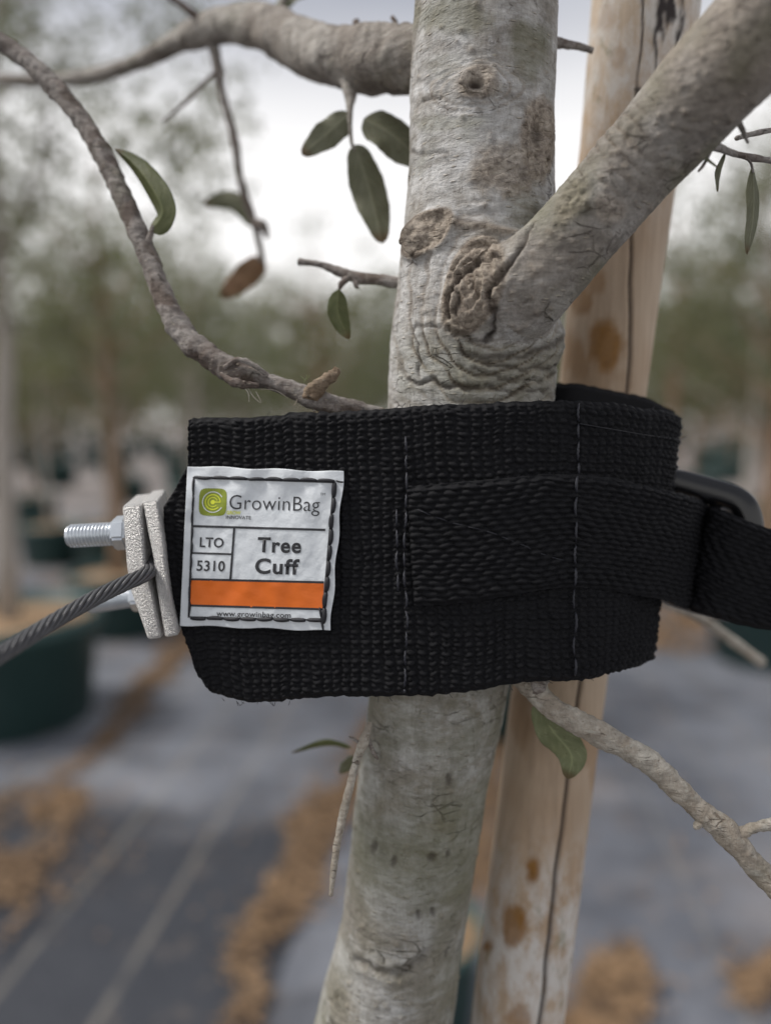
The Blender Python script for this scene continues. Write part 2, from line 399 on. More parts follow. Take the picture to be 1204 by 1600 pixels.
# ------------------------------------------------------------------ background nursery trees
M['crown'] = leafmat('crown_leaves', (.105, .102, .06), (.175, .17, .11))
M['crown2'] = leafmat('crown_leaves_dark', (.07, .078, .045), (.13, .135, .085))
M['farbark'] = simple('nursery_bark', (.30, .26, .22), .85, var=(12, (.42, .38, .34)))
M['brownbark'] = simple('brown_post_bark', (.20, .125, .075), .85, var=(12, (.28, .19, .12)))
M['pot'] = simple('dark_green_pot', (.022, .055, .052), .5, var=(9, (.04, .085, .08)))
M['soil'] = simple('pot_mulch', (.26, .16, .09), .95, var=(60, (.42, .29, .17)), bumps=(60, .8, .02))
def crown_mesh(seed, n, rx, rz, clumps, lsz=(.02, .036)):
    r = np.random.default_rng(seed)
    c = r.normal(0, 1, (clumps, 3)); c /= np.linalg.norm(c, axis=1)[:, None]; c *= (r.uniform(.1, 1, clumps)**.45)[:, None]
    c[:, 0] *= rx; c[:, 1] *= rx; c[:, 2] *= rz
    k = r.integers(0, clumps, n)
    p = c[k]+r.normal(0, 1, (n, 3))*np.array([.085, .085, .075])
    a = r.normal(0, 1, (n, 3)); a /= np.linalg.norm(a, axis=1)[:, None]
    b = np.cross(a, r.normal(0, 1, (n, 3))); b /= np.linalg.norm(b, axis=1)[:, None]
    L = r.uniform(lsz[0], lsz[1], n)[:, None]; W_ = L*.42
    V = np.stack([p-a*L, p+b*W_, p+a*L, p-b*W_], 1).reshape(-1, 3)
    F = np.arange(4*n).reshape(-1, 4)
    # limbs reaching the clumps
    return V, F, c
def tree_meshes(seed, n, rx, rz, clumps, base, mat, barkm, tr=.028):
    V, F, c = crown_mesh(seed, n, rx, rz, clumps)
    h0 = base+rz
    V = V+[0, 0, h0]
    cm = mesh_np('crown', V, F, False); cm.materials.append(mat)
    r = np.random.default_rng(seed+99)
    zs = np.linspace(.38, h0+rz*.7, 12); w_ = np.cumsum(r.normal(0, .012, (12, 2)), 0)
    C = np.stack([w_[:, 0], w_[:, 1], zs], 1); R = np.linspace(tr, .006, 12)
    parts = [tube_arr(C, R, 8)]
    for q in c[:22]:
        e_ = q+[0, 0, h0]; tz = max(.9, min(h0+rz*.5, e_[2]-.45)); i_ = np.argmin(abs(zs-tz)); s_ = C[i_]
        mid = (s_+e_)/2+r.normal(0, .05, 3)
        parts.append(tube_arr(spline([s_, mid, e_], 4), np.linspace(.011, .003, 9), 6))
    V, F = join(*parts); tm = mesh_np('trunk', V, F); tm.materials.append(barkm)
    return cm, tm
def lathe(prof, seg=28):
    pr = np.array(prof, float); n = len(pr); a = np.linspace(0, 2*math.pi, seg, endpoint=False)
    V = np.stack([pr[:, 0][:, None]*np.cos(a), pr[:, 0][:, None]*np.sin(a), np.broadcast_to(pr[:, 1][:, None], (n, seg))], -1).reshape(-1, 3)
    i = np.arange(n-1)[:, None]*seg; j = np.arange(seg)[None]; j2 = (j+1) % seg
    return V, np.stack([i+j, i+j2, i+seg+j2, i+seg+j], -1).reshape(-1, 4)
def pot_mesh(r=.33, h=.42):
    V, F = lathe([(.001, 0), (r*.86, 0), (r*.985, h*.86), (r*1.04, h*.86), (r*1.05, h), (r*.99, h), (r*.97, h*.8)])
    m = mesh_np('pot', V, F, False); m.materials.append(M['pot']); return m
def soil_mesh(r=.33, h=.42):
    V, F = lathe([(r*.975, h*.88), (r*.5, h*.93), (.001, h*.95)]); m = mesh_np('mulch', V, F); m.materials.append(M['soil']); return m
PM, SM = pot_mesh(), soil_mesh()
protos = [tree_meshes(11, 3600, .75, .95, 70, 1.25, M['crown'], M['farbark']),
          tree_meshes(12, 4200, .85, .85, 80, 1.15, M['crown2'], M['farbark']),
          tree_meshes(13, 3000, .65, 1.05, 60, 1.35, M['crown'], M['farbark']),
          tree_meshes(14, 4800, .95, .9, 90, 1.1, M['crown2'], M['brownbark'])]
sparse = [tree_meshes(21, 2600, .8, 1.0, 60, 1.35, M['crown'], M['brownbark'], .06),
          tree_meshes(22, 4200, 1.05, 1.1, 75, 1.45, M['crown'], M['farbark'], .045),
          tree_meshes(23, 300, .4, .7, 14, 1.5, M['crown'], M['brownbark'])]
GRP = 'potted nursery trees in the blurred rows behind'
def potted(pos, meshes, label, s=1.0, rz=0., pot=True):
    t = thing('potted_tree', label, 'potted tree', pos, GRP); t.rotation_euler.z = rz; t.scale = (s, s, s)
    for nm, me in (('crown', meshes[0]), ('trunk', meshes[1]))+((('pot', PM), ('mulch', SM)) if pot else ()):
        o = bpy.data.objects.new(nm, me); sc.collection.objects.link(o); o.parent = t
    return t
def gp(px, py): 
    v = ground(px, py); v[2] = 0; return v
potted(gp(22, 1120), sparse[1], 'nearest potted tree at the left edge, in a wide dark green pot of brown mulch', 1.12, 1.2)
potted(gp(192, 985), sparse[0], 'slim brown trunked tree seen left of the metal clamp', .9, 2.2)
potted(gp(85, 880), protos[2], 'potted tree behind the threaded bolt, left of the brown trunk', .85, .4)
potted(gp(1190, 1030), sparse[0], 'potted tree at the right edge under the black strap tail', .85, 3.0)
potted(gp(742, 1125), sparse[2], 'potted tree straight behind the gap between trunk and stake', .9, 4.0)
potted(gp(1150, 965), sparse[1], 'leafy potted tree behind the buckle at the right edge', .9, .7)
potted(gp(1185, 855), protos[3], 'dark leafy potted tree at the right edge above the buckle', 1.1, .7)
potted(gp(505, 850), sparse[0], 'leafy potted tree rising between the curved twig and the trunk', .95, 1.7)
potted(gp(1040, 850), sparse[0], 'loose crowned potted tree just right of the stake', 1.05, 5.1)
potted(gp(300, 800), protos[1], 'dark leafy potted tree above the left end of the cuff', .95, 2.7)
sp_t = thing('plant_pot', 'small dark green pot on the ground just behind the lower trunk', 'plant pot', gp(650, 1580)); sp_t.scale = (.42, .42, .5)
for nm_, me_ in (('pot', PM), ('mulch', SM)):
    o = bpy.data.objects.new(nm_, me_); sc.collection.objects.link(o); o.parent = sp_t
r_ = random.Random(5)
for ro in np.arange(-20, 22, 2.1):
    for di in np.arange(6.2, 30, 2.3):
        d = di+r_.uniform(-.5, .5); o_ = ro+r_.uniform(-.25, .25)
        p = row(o_, d); q = proj(np.array([[p[0], p[1], 1.3]]))
        if q[0][0] < -120 or q[0][0] > 1330: continue
        if abs(ro) < 1.2 and di < 9: continue
        near = di < 8.6
        side = 'left of' if q[0][0] < 602 else 'right of'
        lab = ('leafy nursery tree in a dark pot, blurred, in the %s rows %s the trunk' % ('nearer' if d < 10 else 'farthest', side))
        k = r_.choice([0, 1, 2, 3])
        potted(p, protos[k], lab, r_.uniform(.85, 1.22), r_.uniform(0, 6.28))
# far off wood closing the view
r2 = np.random.default_rng(41); n = 42000
x = r2.uniform(-60, 70, n); h = 5.2+2.6*(vn(np.stack([x*.23, x*0, x*0], 1), 3)+1)*.5+.5*vn(np.stack([x*1.1, x*0, x*0], 1), 9)
z = r2.uniform(0, 1, n)**.8*h; y = r2.uniform(33, 37, n)
p = np.stack([x, y, z], 1); a = r2.normal(0, 1, (n, 3)); a /= np.linalg.norm(a, axis=1)[:, None]; b = np.cross(a, r2.normal(0, 1, (n, 3))); b /= np.linalg.norm(b, axis=1)[:, None]
L = r2.uniform(.16, .30, n)[:, None]
V = np.stack([p-a*L, p+b*L*.6, p+a*L, p-b*L*.6], 1).reshape(-1, 3)
fw = obj('distant_wood', mesh_np('distant_wood', V, np.arange(4*n).reshape(-1, 4), False), M['crown']); fw['kind'] = 'stuff'
fw['label'] = 'far off belt of grey green trees closing the view'; fw['category'] = 'wood'

# ------------------------------------------------------------------ the tree in front: trunk and thick limb
tb = P(599, 1598, .31)
base = np.array([tb[0]-.07, tb[1]+.03, .0])
oak = thing('oak_tree', 'pale barked young tree in the middle, held in the black cuff beside a wooden stake', 'tree', base)
tr_pts = [(800, -520, .250, 104), (775, -240, .258, 106), (759, 0, .266, 111), (752, 160, .270, 112), (750, 300, .272, 114), (745, 420, .274, 122), (738, 560, .277, 130), (728, 700, .280, 124), (706, 900, .284, 112), (682, 1090, .288, 105), (660, 1220, .292, 101), (646, 1319, .296, 99), (627, 1458, .302, 97), (600, 1598, .309, 106), (575, 1720, .316, 110)]
C1, R1 = pxpath(tr_pts, 8)
lb_pts = [(735, 525, .276, 48), (775, 490, .2585, 70), (815, 452, .2485, 73), (872, 395, .2425, 66), (985, 268, .234, 67), (1045, 202, .226, 72), (1105, 132, .217, 78), (1178, 55, .208, 84), (1290, -70, .196, 92), (1420, -210, .185, 96)]
C2, R2 = pxpath(lb_pts, 8)
def ell(cx, cy, z, ax, ay, az, rot=0.):
    a = np.linspace(0, math.pi, 14)[1:-1]; b = np.linspace(0, 2*math.pi, 24, endpoint=False)
    A, B = np.meshgrid(a, b, indexing='ij')
    x = np.sin(A)*np.cos(B)*ax; y = np.sin(A)*np.sin(B)*ay; zz = np.cos(A)*az
    c, s = math.cos(rot), math.sin(rot); x, y = x*c-y*s, x*s+y*c
    V = (P(cx+x, cy+y, z+zz*z/FPX)).reshape(-1, 3)
    nb_, ns = A.shape; i = np.arange(nb_-1)[:, None]*ns; j = np.arange(ns)[None]; j2 = (j+1) % ns
    F = np.stack([i+j, i+j2, i+ns+j2, i+ns+j], -1).reshape(-1, 4)
    V = np.vstack([V, P(cx, cy, z+az*z/FPX)[None], P(cx, cy, z-az*z/FPX)[None]]); k = nb_*ns; jj = np.arange(0, ns, 2)
    F = np.vstack([F, np.stack([np.full(12, k), (jj+2) % ns, (jj+1) % ns, jj], 1), np.stack([np.full(12, k+1), k-ns+jj, k-ns+(jj+1) % ns, k-ns+(jj+2) % ns], 1)])
    return V, F
bumps = [ell(758, 462, .2545, 72, 84, 56, .45), ell(820, 530, .264, 64, 66, 62), ell(838, 215, .256, 26, 60, 26, .05), ell(745, 128, .2435, 30, 20, 10), ell(668, 368, .2565, 46, 30, 22, -.45)]
V, F = join(tube_arr(C1, R1, 48), tube_arr(C2, R2, 40), *bumps)
tmp = bpy.data.objects.new('tmp', mesh_np('tmp', V, F)); sc.collection.objects.link(tmp)
md = tmp.modifiers.new('r', 'REMESH'); md.mode = 'VOXEL'; md.voxel_size = .00075; md.adaptivity = 0
ms_ = tmp.modifiers.new('s', 'SMOOTH'); ms_.iterations = 26; ms_.factor = .5
dg = bpy.context.evaluated_depsgraph_get(); ev = tmp.evaluated_get(dg); em = ev.to_mesh()
nv = len(em.vertices); V = np.empty(nv*3, np.float32); em.vertices.foreach_get('co', V); V = V.reshape(-1, 3).astype(float)
NN = np.empty(nv*3, np.float32); em.vertex_normals.foreach_get('vector', NN); NN = NN.reshape(-1, 3).astype(float)
F = np.empty(len(em.polygons)*4, np.int32); em.loops.foreach_get('vertex_index', F); F = F.reshape(-1, 4)
ev.to_mesh_clear(); bpy.data.objects.remove(tmp)

X, Y, Zc = proj(V)
facing = sstep(.05, .35, -(NN@FW))
# is the vertex on the limb?
dl = np.full(nv, 1e9); tl = np.zeros(nv)
for k_ in range(0, len(C2), 2):
    d = np.linalg.norm(V-C2[k_], axis=1)/R2[k_]; mk = d < dl; dl[mk] = d[mk]; tl[mk] = k_
dt = np.full(nv, 1e9)
for k_ in range(0, len(C1), 2):
    d = np.linalg.norm(V-C1[k_], axis=1)/R1[k_]; dt = np.minimum(dt, d)
limbw = sstep(-.12, .12, dt-dl)*sstep(1, 3, tl)
trw = 1-limbw
W3 = V*1.0
wob = fbm(W3*45, 2, 3)*14; wob2 = fbm(W3*60+9, 8, 3)*14
xx, yy = X+wob, Y+wob2
D = np.zeros(nv); BR = np.zeros(nv); DK = np.zeros(nv); GR = np.zeros(nv)
def el(cx, cy, rx, ry, rot=0, x=xx, y=yy):
    c, s = math.cos(rot), math.sin(rot); u = (x-cx)*c+(y-cy)*s; v = -(x-cx)*s+(y-cy)*c
    return np.sqrt((u/rx)**2+(v/ry)**2)
mm = .001
# general lumpiness, transverse wrinkles
D += fbm(W3*45, 31, 3)*.7*mm
wr = fbm(W3*np.array([70, 70, 420.]), 61, 4)
D += wr*.35*mm*trw*(.4+.9*sstep(-.2, .4, fbm(W3*30, 77, 2)))
rough = fbm(W3*700, 71, 3)
scaly = fbm(W3*np.array([420, 420, 520.]), 15, 4); scaly = 1-np.abs(scaly)*2.2
# knot near the top
e_ = el(745, 130, 22, 17)
D += facing*trw*(-2.6*mm*sstep(1.0, .2, e_)+1.1*mm*np.exp(-((e_-1.35)/.45)**2))
DK = np.maximum(DK, sstep(1.0, .3, el(742, 130, 17, 13))); BR = np.maximum(BR, sstep(2.0, .9, e_)*.85)
e2 = el(745, 135, 62, 30)
D += facing*trw*.24*mm*np.sin(e2*19+5*fbm(W3*90, 8, 3))*sstep(.5, .7, e2)*sstep(1.9, 1.2, e2)
BR = np.maximum(BR, .45*sstep(.2, .9, np.sin(e2*21+2))*sstep(.5, .7, e2)*sstep(1.7, 1.1, e2))
# rough scar on the right, brown flaking patch
e3 = el(840, 215, 25, 55, .05)
D += facing*trw*(scaly*.7*mm*sstep(1.5, .9, e3)-1.7*mm*sstep(.75, .2, e3)); BR = np.maximum(BR, .9*sstep(1.35, .95, e3)); DK = np.maximum(DK, .6*sstep(.55, .2, el(840, 210, 20, 42)))
e4 = el(795, 262, 62, 48, -.3)
BR = np.maximum(BR, .75*sstep(1.1, .7, e4+.35*fbm(W3*200, 3, 3))); D += facing*trw*scaly*.5*mm*sstep(1.2, .7, e4)
# oval scar on the left
e5 = el(668, 366, 48, 27, -.62)
D += facing*trw*(1.2*mm*np.exp(-((e5-1)/.16)**2)-1.1*mm*sstep(.9, .6, e5)+scaly*.7*mm*sstep(1, .8, e5))
BR = np.maximum(BR, .95*sstep(1.12, .95, e5)); DK = np.maximum(DK, .75*np.exp(-((e5-.93)/.07)**2)*sstep(10, -30, (X-668)+(Y-366)*-.3))
# branch bark ridge, arcs round the collar
e6 = el(772, 470, 100, 118, .35)
mask6 = trw*facing*sstep(.5, .66, e6)*sstep(1.95, 1.25, e6)
lf = sstep(870, 780, X+(Y-480)*-.1)
rp = 1-2*np.abs(np.cos(e6*16+3.0*fbm(W3*55, 5, 3)))**6; am6 = sstep(-.55, .25, fbm(W3*80, 6, 2)); rp = rp*am6+scaly*.25*(1-am6)
lower = sstep(480, 560, Y)
D += mask6*rp*(.26+.34*lower)*mm
BR = np.maximum(BR, mask6*(.4+.4*lower)*sstep(-.1, .6, -rp)); DK = np.maximum(DK, .6*mask6*sstep(.5, 1, -rp)*(.35+lower))
GR = np.maximum(GR, mask6*lower*.5)
# upper ridge line from the scar to the crotch
yr = 353+12*np.sin((X-700)/60.)+sstep(780, 860, X)*8
rl = np.exp(-((yy-yr)/9)**2)*sstep(690, 715, X)*sstep(850, 825, X)*trw*facing
D += rl*1.1*mm; BR = np.maximum(BR, rl*.9)
DK = np.maximum(DK, .6*np.exp(-((yy-yr+7)/3.5)**2)*sstep(695, 720, X)*sstep(760, 735, X)*facing*trw)
# swollen brown swirl on the collar
e7 = el(735, 450, 42, 80, .42)
sw = facing*sstep(1.15, .9, e7)
D += sw*(np.sin(e7*24+2.5*fbm(W3*80, 6, 2))*.55*mm+scaly*.8*mm)+facing*1.6*mm*sstep(1.2, .5, e7)
BR = np.maximum(BR, .95*sstep(1.12, .92, e7)); DK = np.maximum(DK, .85*sw*sstep(.62, .95, -scaly+.35*np.sin(e7*20)))
def crack(pts, wd, dep, dk=.9):
    global D, DK
    s = spline(pts, 8); d = np.full(nv, 1e9)
    x_, y_ = X+fbm(W3*260, 91, 3)*9, Y+fbm(W3*260+5, 92, 3)*9
    for a_, b_ in zip(s[:-1], s[1:]):
        ab = b_-a_; t = np.clip(((x_-a_[0])*ab[0]+(y_-a_[1])*ab[1])/(ab@ab), 0, 1)
        d = np.minimum(d, np.hypot(x_-a_[0]-t*ab[0], y_-a_[1]-t*ab[1]))
    k_ = np.exp(-(d/wd)**2)*facing
    D -= k_*dep*mm; DK = np.maximum(DK, k_*dk)
    D += np.exp(-((d-wd*2.2)/(wd*1.1))**2)*facing*dep*.3*mm
crack([(702, 498), (706, 462), (722, 438), (748, 420), (776, 405)], 4.5, 1.6)
crack([(714, 455), (722, 470), (716, 492)], 4, 1.2)
crack([(762, 532), (774, 492), (770, 455), (788, 425), (810, 395), (830, 358)], 4.0, 1.4, .85)
crack([(712, 520), (745, 532), (765, 528)], 4, 1.0, .7)
crack([(688, 512), (668, 506), (645, 520), (655, 545), (656, 585)], 2.4, .6, .75)
crack([(640, 596), (690, 600), (720, 606), (745, 604)], 3.6, .9, .8)
crack([(720, 545), (760, 566), (810, 575), (872, 572)], 3.5, .9, .7)
crack([(742, 575), (790, 592), (845, 595)], 3, .8, .6)
crack([(760, 606), (800, 612), (850, 610)], 3, .8, .7)
crack([(760, 560), (830, 552), (880, 530)], 5, 1.0, .75)
crack([(660, 158), (690, 152)], 2.5, .6, .6)
crack([(640, 236), (665, 242), (700, 240)], 3, .6, .5)
# lower trunk marks
crack([(560, 1502), (600, 1520), (635, 1518), (668, 1490)], 6, 1.5, .35)
for cx_, cy_, sx_, sy_ in [(704, 1222, 6, 14), (622, 1345, 5, 10), (678, 1342, 8, 13), (703, 1336, 4, 8), (654, 1432, 5, 10), (677, 1428, 4, 8), (588, 1325, 5, 12), (700, 1490, 4, 8)]:
    q_ = el(cx_, cy_, sx_, sy_); D -= facing*sstep(1.3, .4, q_)*.7*mm; DK = np.maximum(DK, .6*sstep(1.2, .5, q_))
BR = np.maximum(BR, .35*sstep(1.1, .5, el(690, 1290, 34, 14)))
BR = np.maximum(BR, .4*sstep(1.1, .3, el(600, 1265, 34, 26)))
GR = np.maximum(GR, (.5+.45*np.clip(fbm(W3*28, 88, 3)*2, -1, 1))*sstep(1060, 1120, Y)+.35*sstep(1110, 1080, Y)*sstep(1000, 1060, Y))  # green-grey bark tone below the cuff, with its shade put into the colour
for cx_, cy_, sx_, sy_, am_ in [(700, 25, 70, 34, .7), (830, 75, 34, 60, .75), (700, 190, 62, 14, .5), (830, 330, 36, 40, .4), (645, 585, 34, 60, .4), (760, 590, 90, 24, .6), (690, 95, 30, 20, .3)]:
    GR = np.maximum(GR, am_*sstep(1.15, .5, el(cx_, cy_, sx_, sy_)+.4*fbm(W3*120, 33, 3)))
# limb: wrinkles at the top side, dull lower side
tt = tl/len(C2)
ring = np.exp(-((el(950, 235, 95, 55, -.8))/1.)**2)*limbw
ux = (X-965)*.70-(Y-205)*.71
gv = 1-2*np.abs(np.cos(ux*.13+wob*.22))**7; ring = ring*sstep(-.5, .2, fbm(W3*90, 44, 3))
D += ring*(gv*.55+scaly*.35)*mm*facing; BR = np.maximum(BR, .8*ring*sstep(.2, .9, -gv)); DK = np.maximum(DK, .75*ring*sstep(.55, 1., -gv))
GR = np.maximum(GR, limbw*.75*sstep(.1, .6, fbm(W3*np.array([40, 40, 40.])+4, 55, 3)+.25*np.exp(-((tt-.55)/.2)**2)))
rr_ = fbm(W3*22+3, 66, 3)
BR = np.maximum(BR, limbw*.55*sstep(.0, .5, rr_)); D += limbw*scaly*.22*mm
ur = el(890, 315, 28, 44, .7)
BR = np.maximum(BR, .6*sstep(1.1, .6, ur)*limbw); D += facing*limbw*scaly*.7*mm*sstep(1.3, .7, ur)
ur = el(950, 325, 30, 24, .3); BR = np.maximum(BR, .6*sstep(1.1, .6, ur)*limbw)
# pimples (lenticels)
for k_ in range(230):
    if k_ < 120: q_ = C1[rng.integers(8, len(C1)-4)]; cx_, cy_, _ = proj(q_[None]); cx_ = cx_[0]+rng.uniform(-105, 105); cy_ = cy_[0]+rng.uniform(-50, 50)
    else: q_ = C2[rng.integers(10, len(C2)-14)]; cx_, cy_, _ = proj(q_[None]); cx_ = cx_[0]+rng.uniform(-55, 55); cy_ = cy_[0]+rng.uniform(-55, 55)
    s_ = rng.uniform(2.2, 4.2); w_ = np.abs(X-cx_) < 14
    idx = np.nonzero(w_ & (np.abs(Y-cy_) < 14))[0]
    q_ = np.hypot((X[idx]-cx_)/(s_*1.3), (Y[idx]-cy_)/s_); D[idx] += facing[idx]*np.exp(-q_**2)*rng.uniform(.5, 1.0)*mm
    BR[idx] = np.maximum(BR[idx], .55*np.exp(-q_**2))
D += rough*.08*mm
V2 = V+NN*D[:, None]
col = np.stack([np.clip(BR, 0, 1), np.clip(DK, 0, 1), np.clip(GR, 0, 1), np.ones(nv)], 1)

def submesh(name, fm, mat):
    FF = F[fm]; u, inv = np.unique(FF, return_inverse=True)
    me = mesh_np(name, V2[u], inv.reshape(-1, 4))
    a_ = me.color_attributes.new('mask', 'FLOAT_COLOR', 'POINT'); a_.data.foreach_set('color', col[u].astype(np.float32).ravel())
    me['u'] = 0
    return me, u
tmpm = mesh_np('t', V2, F); nn = np.empty(len(tmpm.vertices)*3, np.float32); tmpm.vertex_normals.foreach_get('vector', nn); nn = nn.reshape(-1, 3)
fl = (limbw[F].mean(1) > .5) & (tl[F].mean(1) > 12)
for nm, fm, mt in (('trunk', ~fl, M['bark']), ('branch', fl, M['limb'])):
    me, u = submesh(nm, fm, mt)
    if len(me.vertices) == len(u): me.normals_split_custom_set_from_vertices(nn[u])
    o = obj(nm, me, mt, oak)
    if nm == 'trunk': trunk = o
    else: limb = o; o['label'] = 'thick grey limb rising to the upper right'
# lower trunk down to the pot and the pot itself, below the frame
lowC = np.array([C1[-3]+[0, 0, 0], C1[-1], base+[0.03, .0, .75], base+[0, 0, .38], base+[0, 0, .1]])
lo = tube_arr(spline(lowC, 8), np.interp(np.linspace(0, 1, 33), [0, .3, 1], [R1[-3]*.96, R1[-1]*.98, .036]), 32)
o = obj('lower_trunk', mesh_np('lower_trunk', *lo), M['paletwig'], oak)
t = bpy.data.objects.new('pot', PM); sc.collection.objects.link(t); t.parent = oak
t = bpy.data.objects.new('mulch', SM); sc.collection.objects.link(t); t.parent = oak

# ------------------------------------------------------------------ smaller branches, twigs, leaves
def knobby(amp, f, s, seg):
    def fn(C, a):
        n = len(C); A = np.broadcast_to(a, (n, len(a)))
        q = np.stack([np.cos(A)*1.3, np.sin(A)*1.3, np.broadcast_to((np.cumsum(np.r_[0, np.linalg.norm(np.diff(C, axis=0), axis=1)])*f)[:, None], (n, len(a)))], -1).reshape(-1, 3)
        q2 = q*np.array([.5, .5, 1.])
        return (1+amp*1.1*fbm(q*np.array([1.6, 1.6, 1.9]), s, 4)+amp*1.0*vn(q*np.array([1, 1, .45]), s+40)+amp*.7*np.maximum(0, vn(q2*np.array([.3, .3, .55]), s+50)*2-.7)).reshape(n, len(a))
    return fn
def twig(name, pts, mat, parent, n=14, seg=16, amp=.16, f=260, s=1, label=None):
    C, R = pxpath(pts, n); T = tube_arr(C, R, seg, True, knobby(amp, f, s, seg))
    o = obj(name, mesh_np(name, *T), mat, parent)
    if label: o['label'] = label
    return o
def leaf(pts, wpx, mat, parent, tilt=0., fold=.25, label=None, sharp=1., wave=.10, skew=.85):
    """pts along the midrib (px,py,depth); wpx half width; tilt turns the blade away from the camera"""
    s = spline(pts, max(8, 40//(len(pts)-1))); C = P(s[:, 0], s[:, 1], s[:, 2]); n = len(C); t = np.linspace(0, 1, n)
    T = np.gradient(C, axis=0); T /= np.linalg.norm(T, axis=1)[:, None]
    S = np.cross(T, FW); S /= np.linalg.norm(S, axis=1)[:, None]; B = np.cross(S, T)
    S2 = S*math.cos(tilt)+B*math.sin(tilt); N2 = np.cross(T, S2); m_ = 23; q = np.linspace(-1, 1, m_)
    ph = rnd.uniform(0, 9)
    prof = np.sin(math.pi*np.clip(t, 0, 1)**skew)**(.62*sharp); prof[0] = .06; prof[-1] = .03
    edge = 1+.025*np.sin(t*19+ph)+.012*np.sin(t*47+ph*2)
    W_ = wpx/FPX*s[:, 2]*prof*edge; rows = []
    aq = np.abs(q)[None, :]; vein = np.abs(((t[:, None]*9-aq*2.2) % 1)-.5)*2
    rel = .00016*np.exp(-(aq/.07)**2)+.00012*sstep(.75, 1, vein)*sstep(.02, .1, aq)*sstep(1.0, .8, aq)
    wv = wave*np.sin(t*7+ph)[:, None]*aq**2+.10*np.sin(t*13+ph)[:, None]*q[None]**3
    for off in (.00007, -.00007):
        rows.append(C[:, None]+S2[:, None]*(q[None, :, None]*W_[:, None, None])+N2[:, None]*(-aq*fold*W_[:, None]+wv*W_[:, None]+rel+off)[..., None])
    V = np.concatenate([r.reshape(-1, 3) for r in rows]); i = np.arange(n-1)[:, None]*m_; j = np.arange(m_-1)[None]
    F = np.stack([i+j, i+j+1, i+m_+j+1, i+m_+j], -1).reshape(-1, 4); k = n*m_
    F2 = F[:, ::-1]+k; ed = []
    for i_ in range(n-1):
        ed += [[i_*m_, (i_+1)*m_, k+(i_+1)*m_, k+i_*m_], [i_*m_+m_-1, k+i_*m_+m_-1, k+(i_+1)*m_+m_-1, (i_+1)*m_+m_-1]]
    me = mesh_np('leaf', V, np.vstack([F, F2, ed]))
    vc = np.clip(np.broadcast_to(np.exp(-(aq/.06)**2), (n, m_))*.9+.55*sstep(.8, 1, vein)*sstep(1.0, .85, aq), 0, 1)
    tipm = np.broadcast_to(sstep(.84, .97, t)[:, None], (n, m_))
    c4 = np.stack([vc, tipm, vc*0, vc*0+1], -1).reshape(-1, 4); c4 = np.vstack([c4, c4])
    a_ = me.color_attributes.new('mask', 'FLOAT_COLOR', 'POINT'); a_.data.foreach_set('color', c4.astype(np.float32).ravel())
    o = obj('leaf', me, mat, parent)
    if label: o['label'] = label
    return o
# upper left branch behind
ub = twig('branch', [(700, 92, .285, 50), (640, 92, .292, 50), (585, 96, .30, 47), (540, 92, .31, 42), (500, 84, .32, 38), (455, 62, .335, 37), (415, 44, .35, 33), (365, 38, .365, 27), (325, 46, .375, 23), (285, 62, .39, 17), (225, 92, .41, 12), (160, 115, .43, 11), (80, 126, .45, 9), (0, 124, .47, 8), (-120, 110, .5, 7)], M['backtwig'], oak, 14, 28, .10, 150, 3, 'curved grey branch leaving the trunk to the upper left')
twig('twig', [(545, 120, .305, 18), (547, 150, .303, 9), (546, 180, .30, 4), (549, 222, .30, 3), (555, 235, .30, 2)], M['backtwig'], ub, 6, 8)
twig('twig', [(325, 50, .375, 9), (336, 85, .375, 8), (347, 145, .378, 7), (366, 215, .38, 6.5), (378, 290, .385, 6), (398, 352, .39, 6), (410, 410, .395, 5)], M['twig'], ub, 8, 10, .2)
twig('twig', [(322, 45, .375, 8), (300, 20, .37, 6), (262, -8, .365, 5)], M['twig'], ub, 6, 8)
twig('twig', [(340, 110, .376, 3), (318, 130, .37, 3), (290, 160, .37, 3), (255, 190, .37, 2.5)], M['twig'], ub, 6, 8)
twig('twig', [(395, 345, .39, 4), (410, 352, .385, 7), (418, 372, .39, 3)], M['twig'], ub, 5, 8)
twig('twig', [(425, 30, .35, 4), (440, 8, .35, 4), (450, -15, .35, 3)], M['twig'], ub, 5, 8)
twig('twig', [(560, 60, .308, 5), (556, 32, .308, 5)], M['twig'], ub, 5, 8)
twig('twig', [(612, 60, .30, 6), (618, 38, .30, 4), (612, 26, .30, 3)], M['twig'], ub, 5, 8)
for p_, w_, mt, tl_ in [([(546, 178, .30), (515, 206, .30), (472, 242, .298)], 22, M['leafdull'], .1),
                        ([(555, 226, .30), (578, 300, .302), (598, 380, .30)], 28, M['leafdull'], .15),
                        ([(568, 186, .298), (615, 212, .298), (668, 262, .30)], 33, M['leafdull'], .2),
                        ([(398, 352, .39), (365, 315, .39), (318, 318, .40)], 15, M['leafdull'], .5),
                        ([(412, 405, .395), (385, 430, .395), (345, 465, .39)], 19, M['leafbrown'], .3),
                        ([(430, 10, .35), (455, -5, .35), (490, -18, .35)], 14, M['leafdull'], .3)]:
    leaf(p_, w_, mt, ub, tl_, sharp=.8, fold=.12)
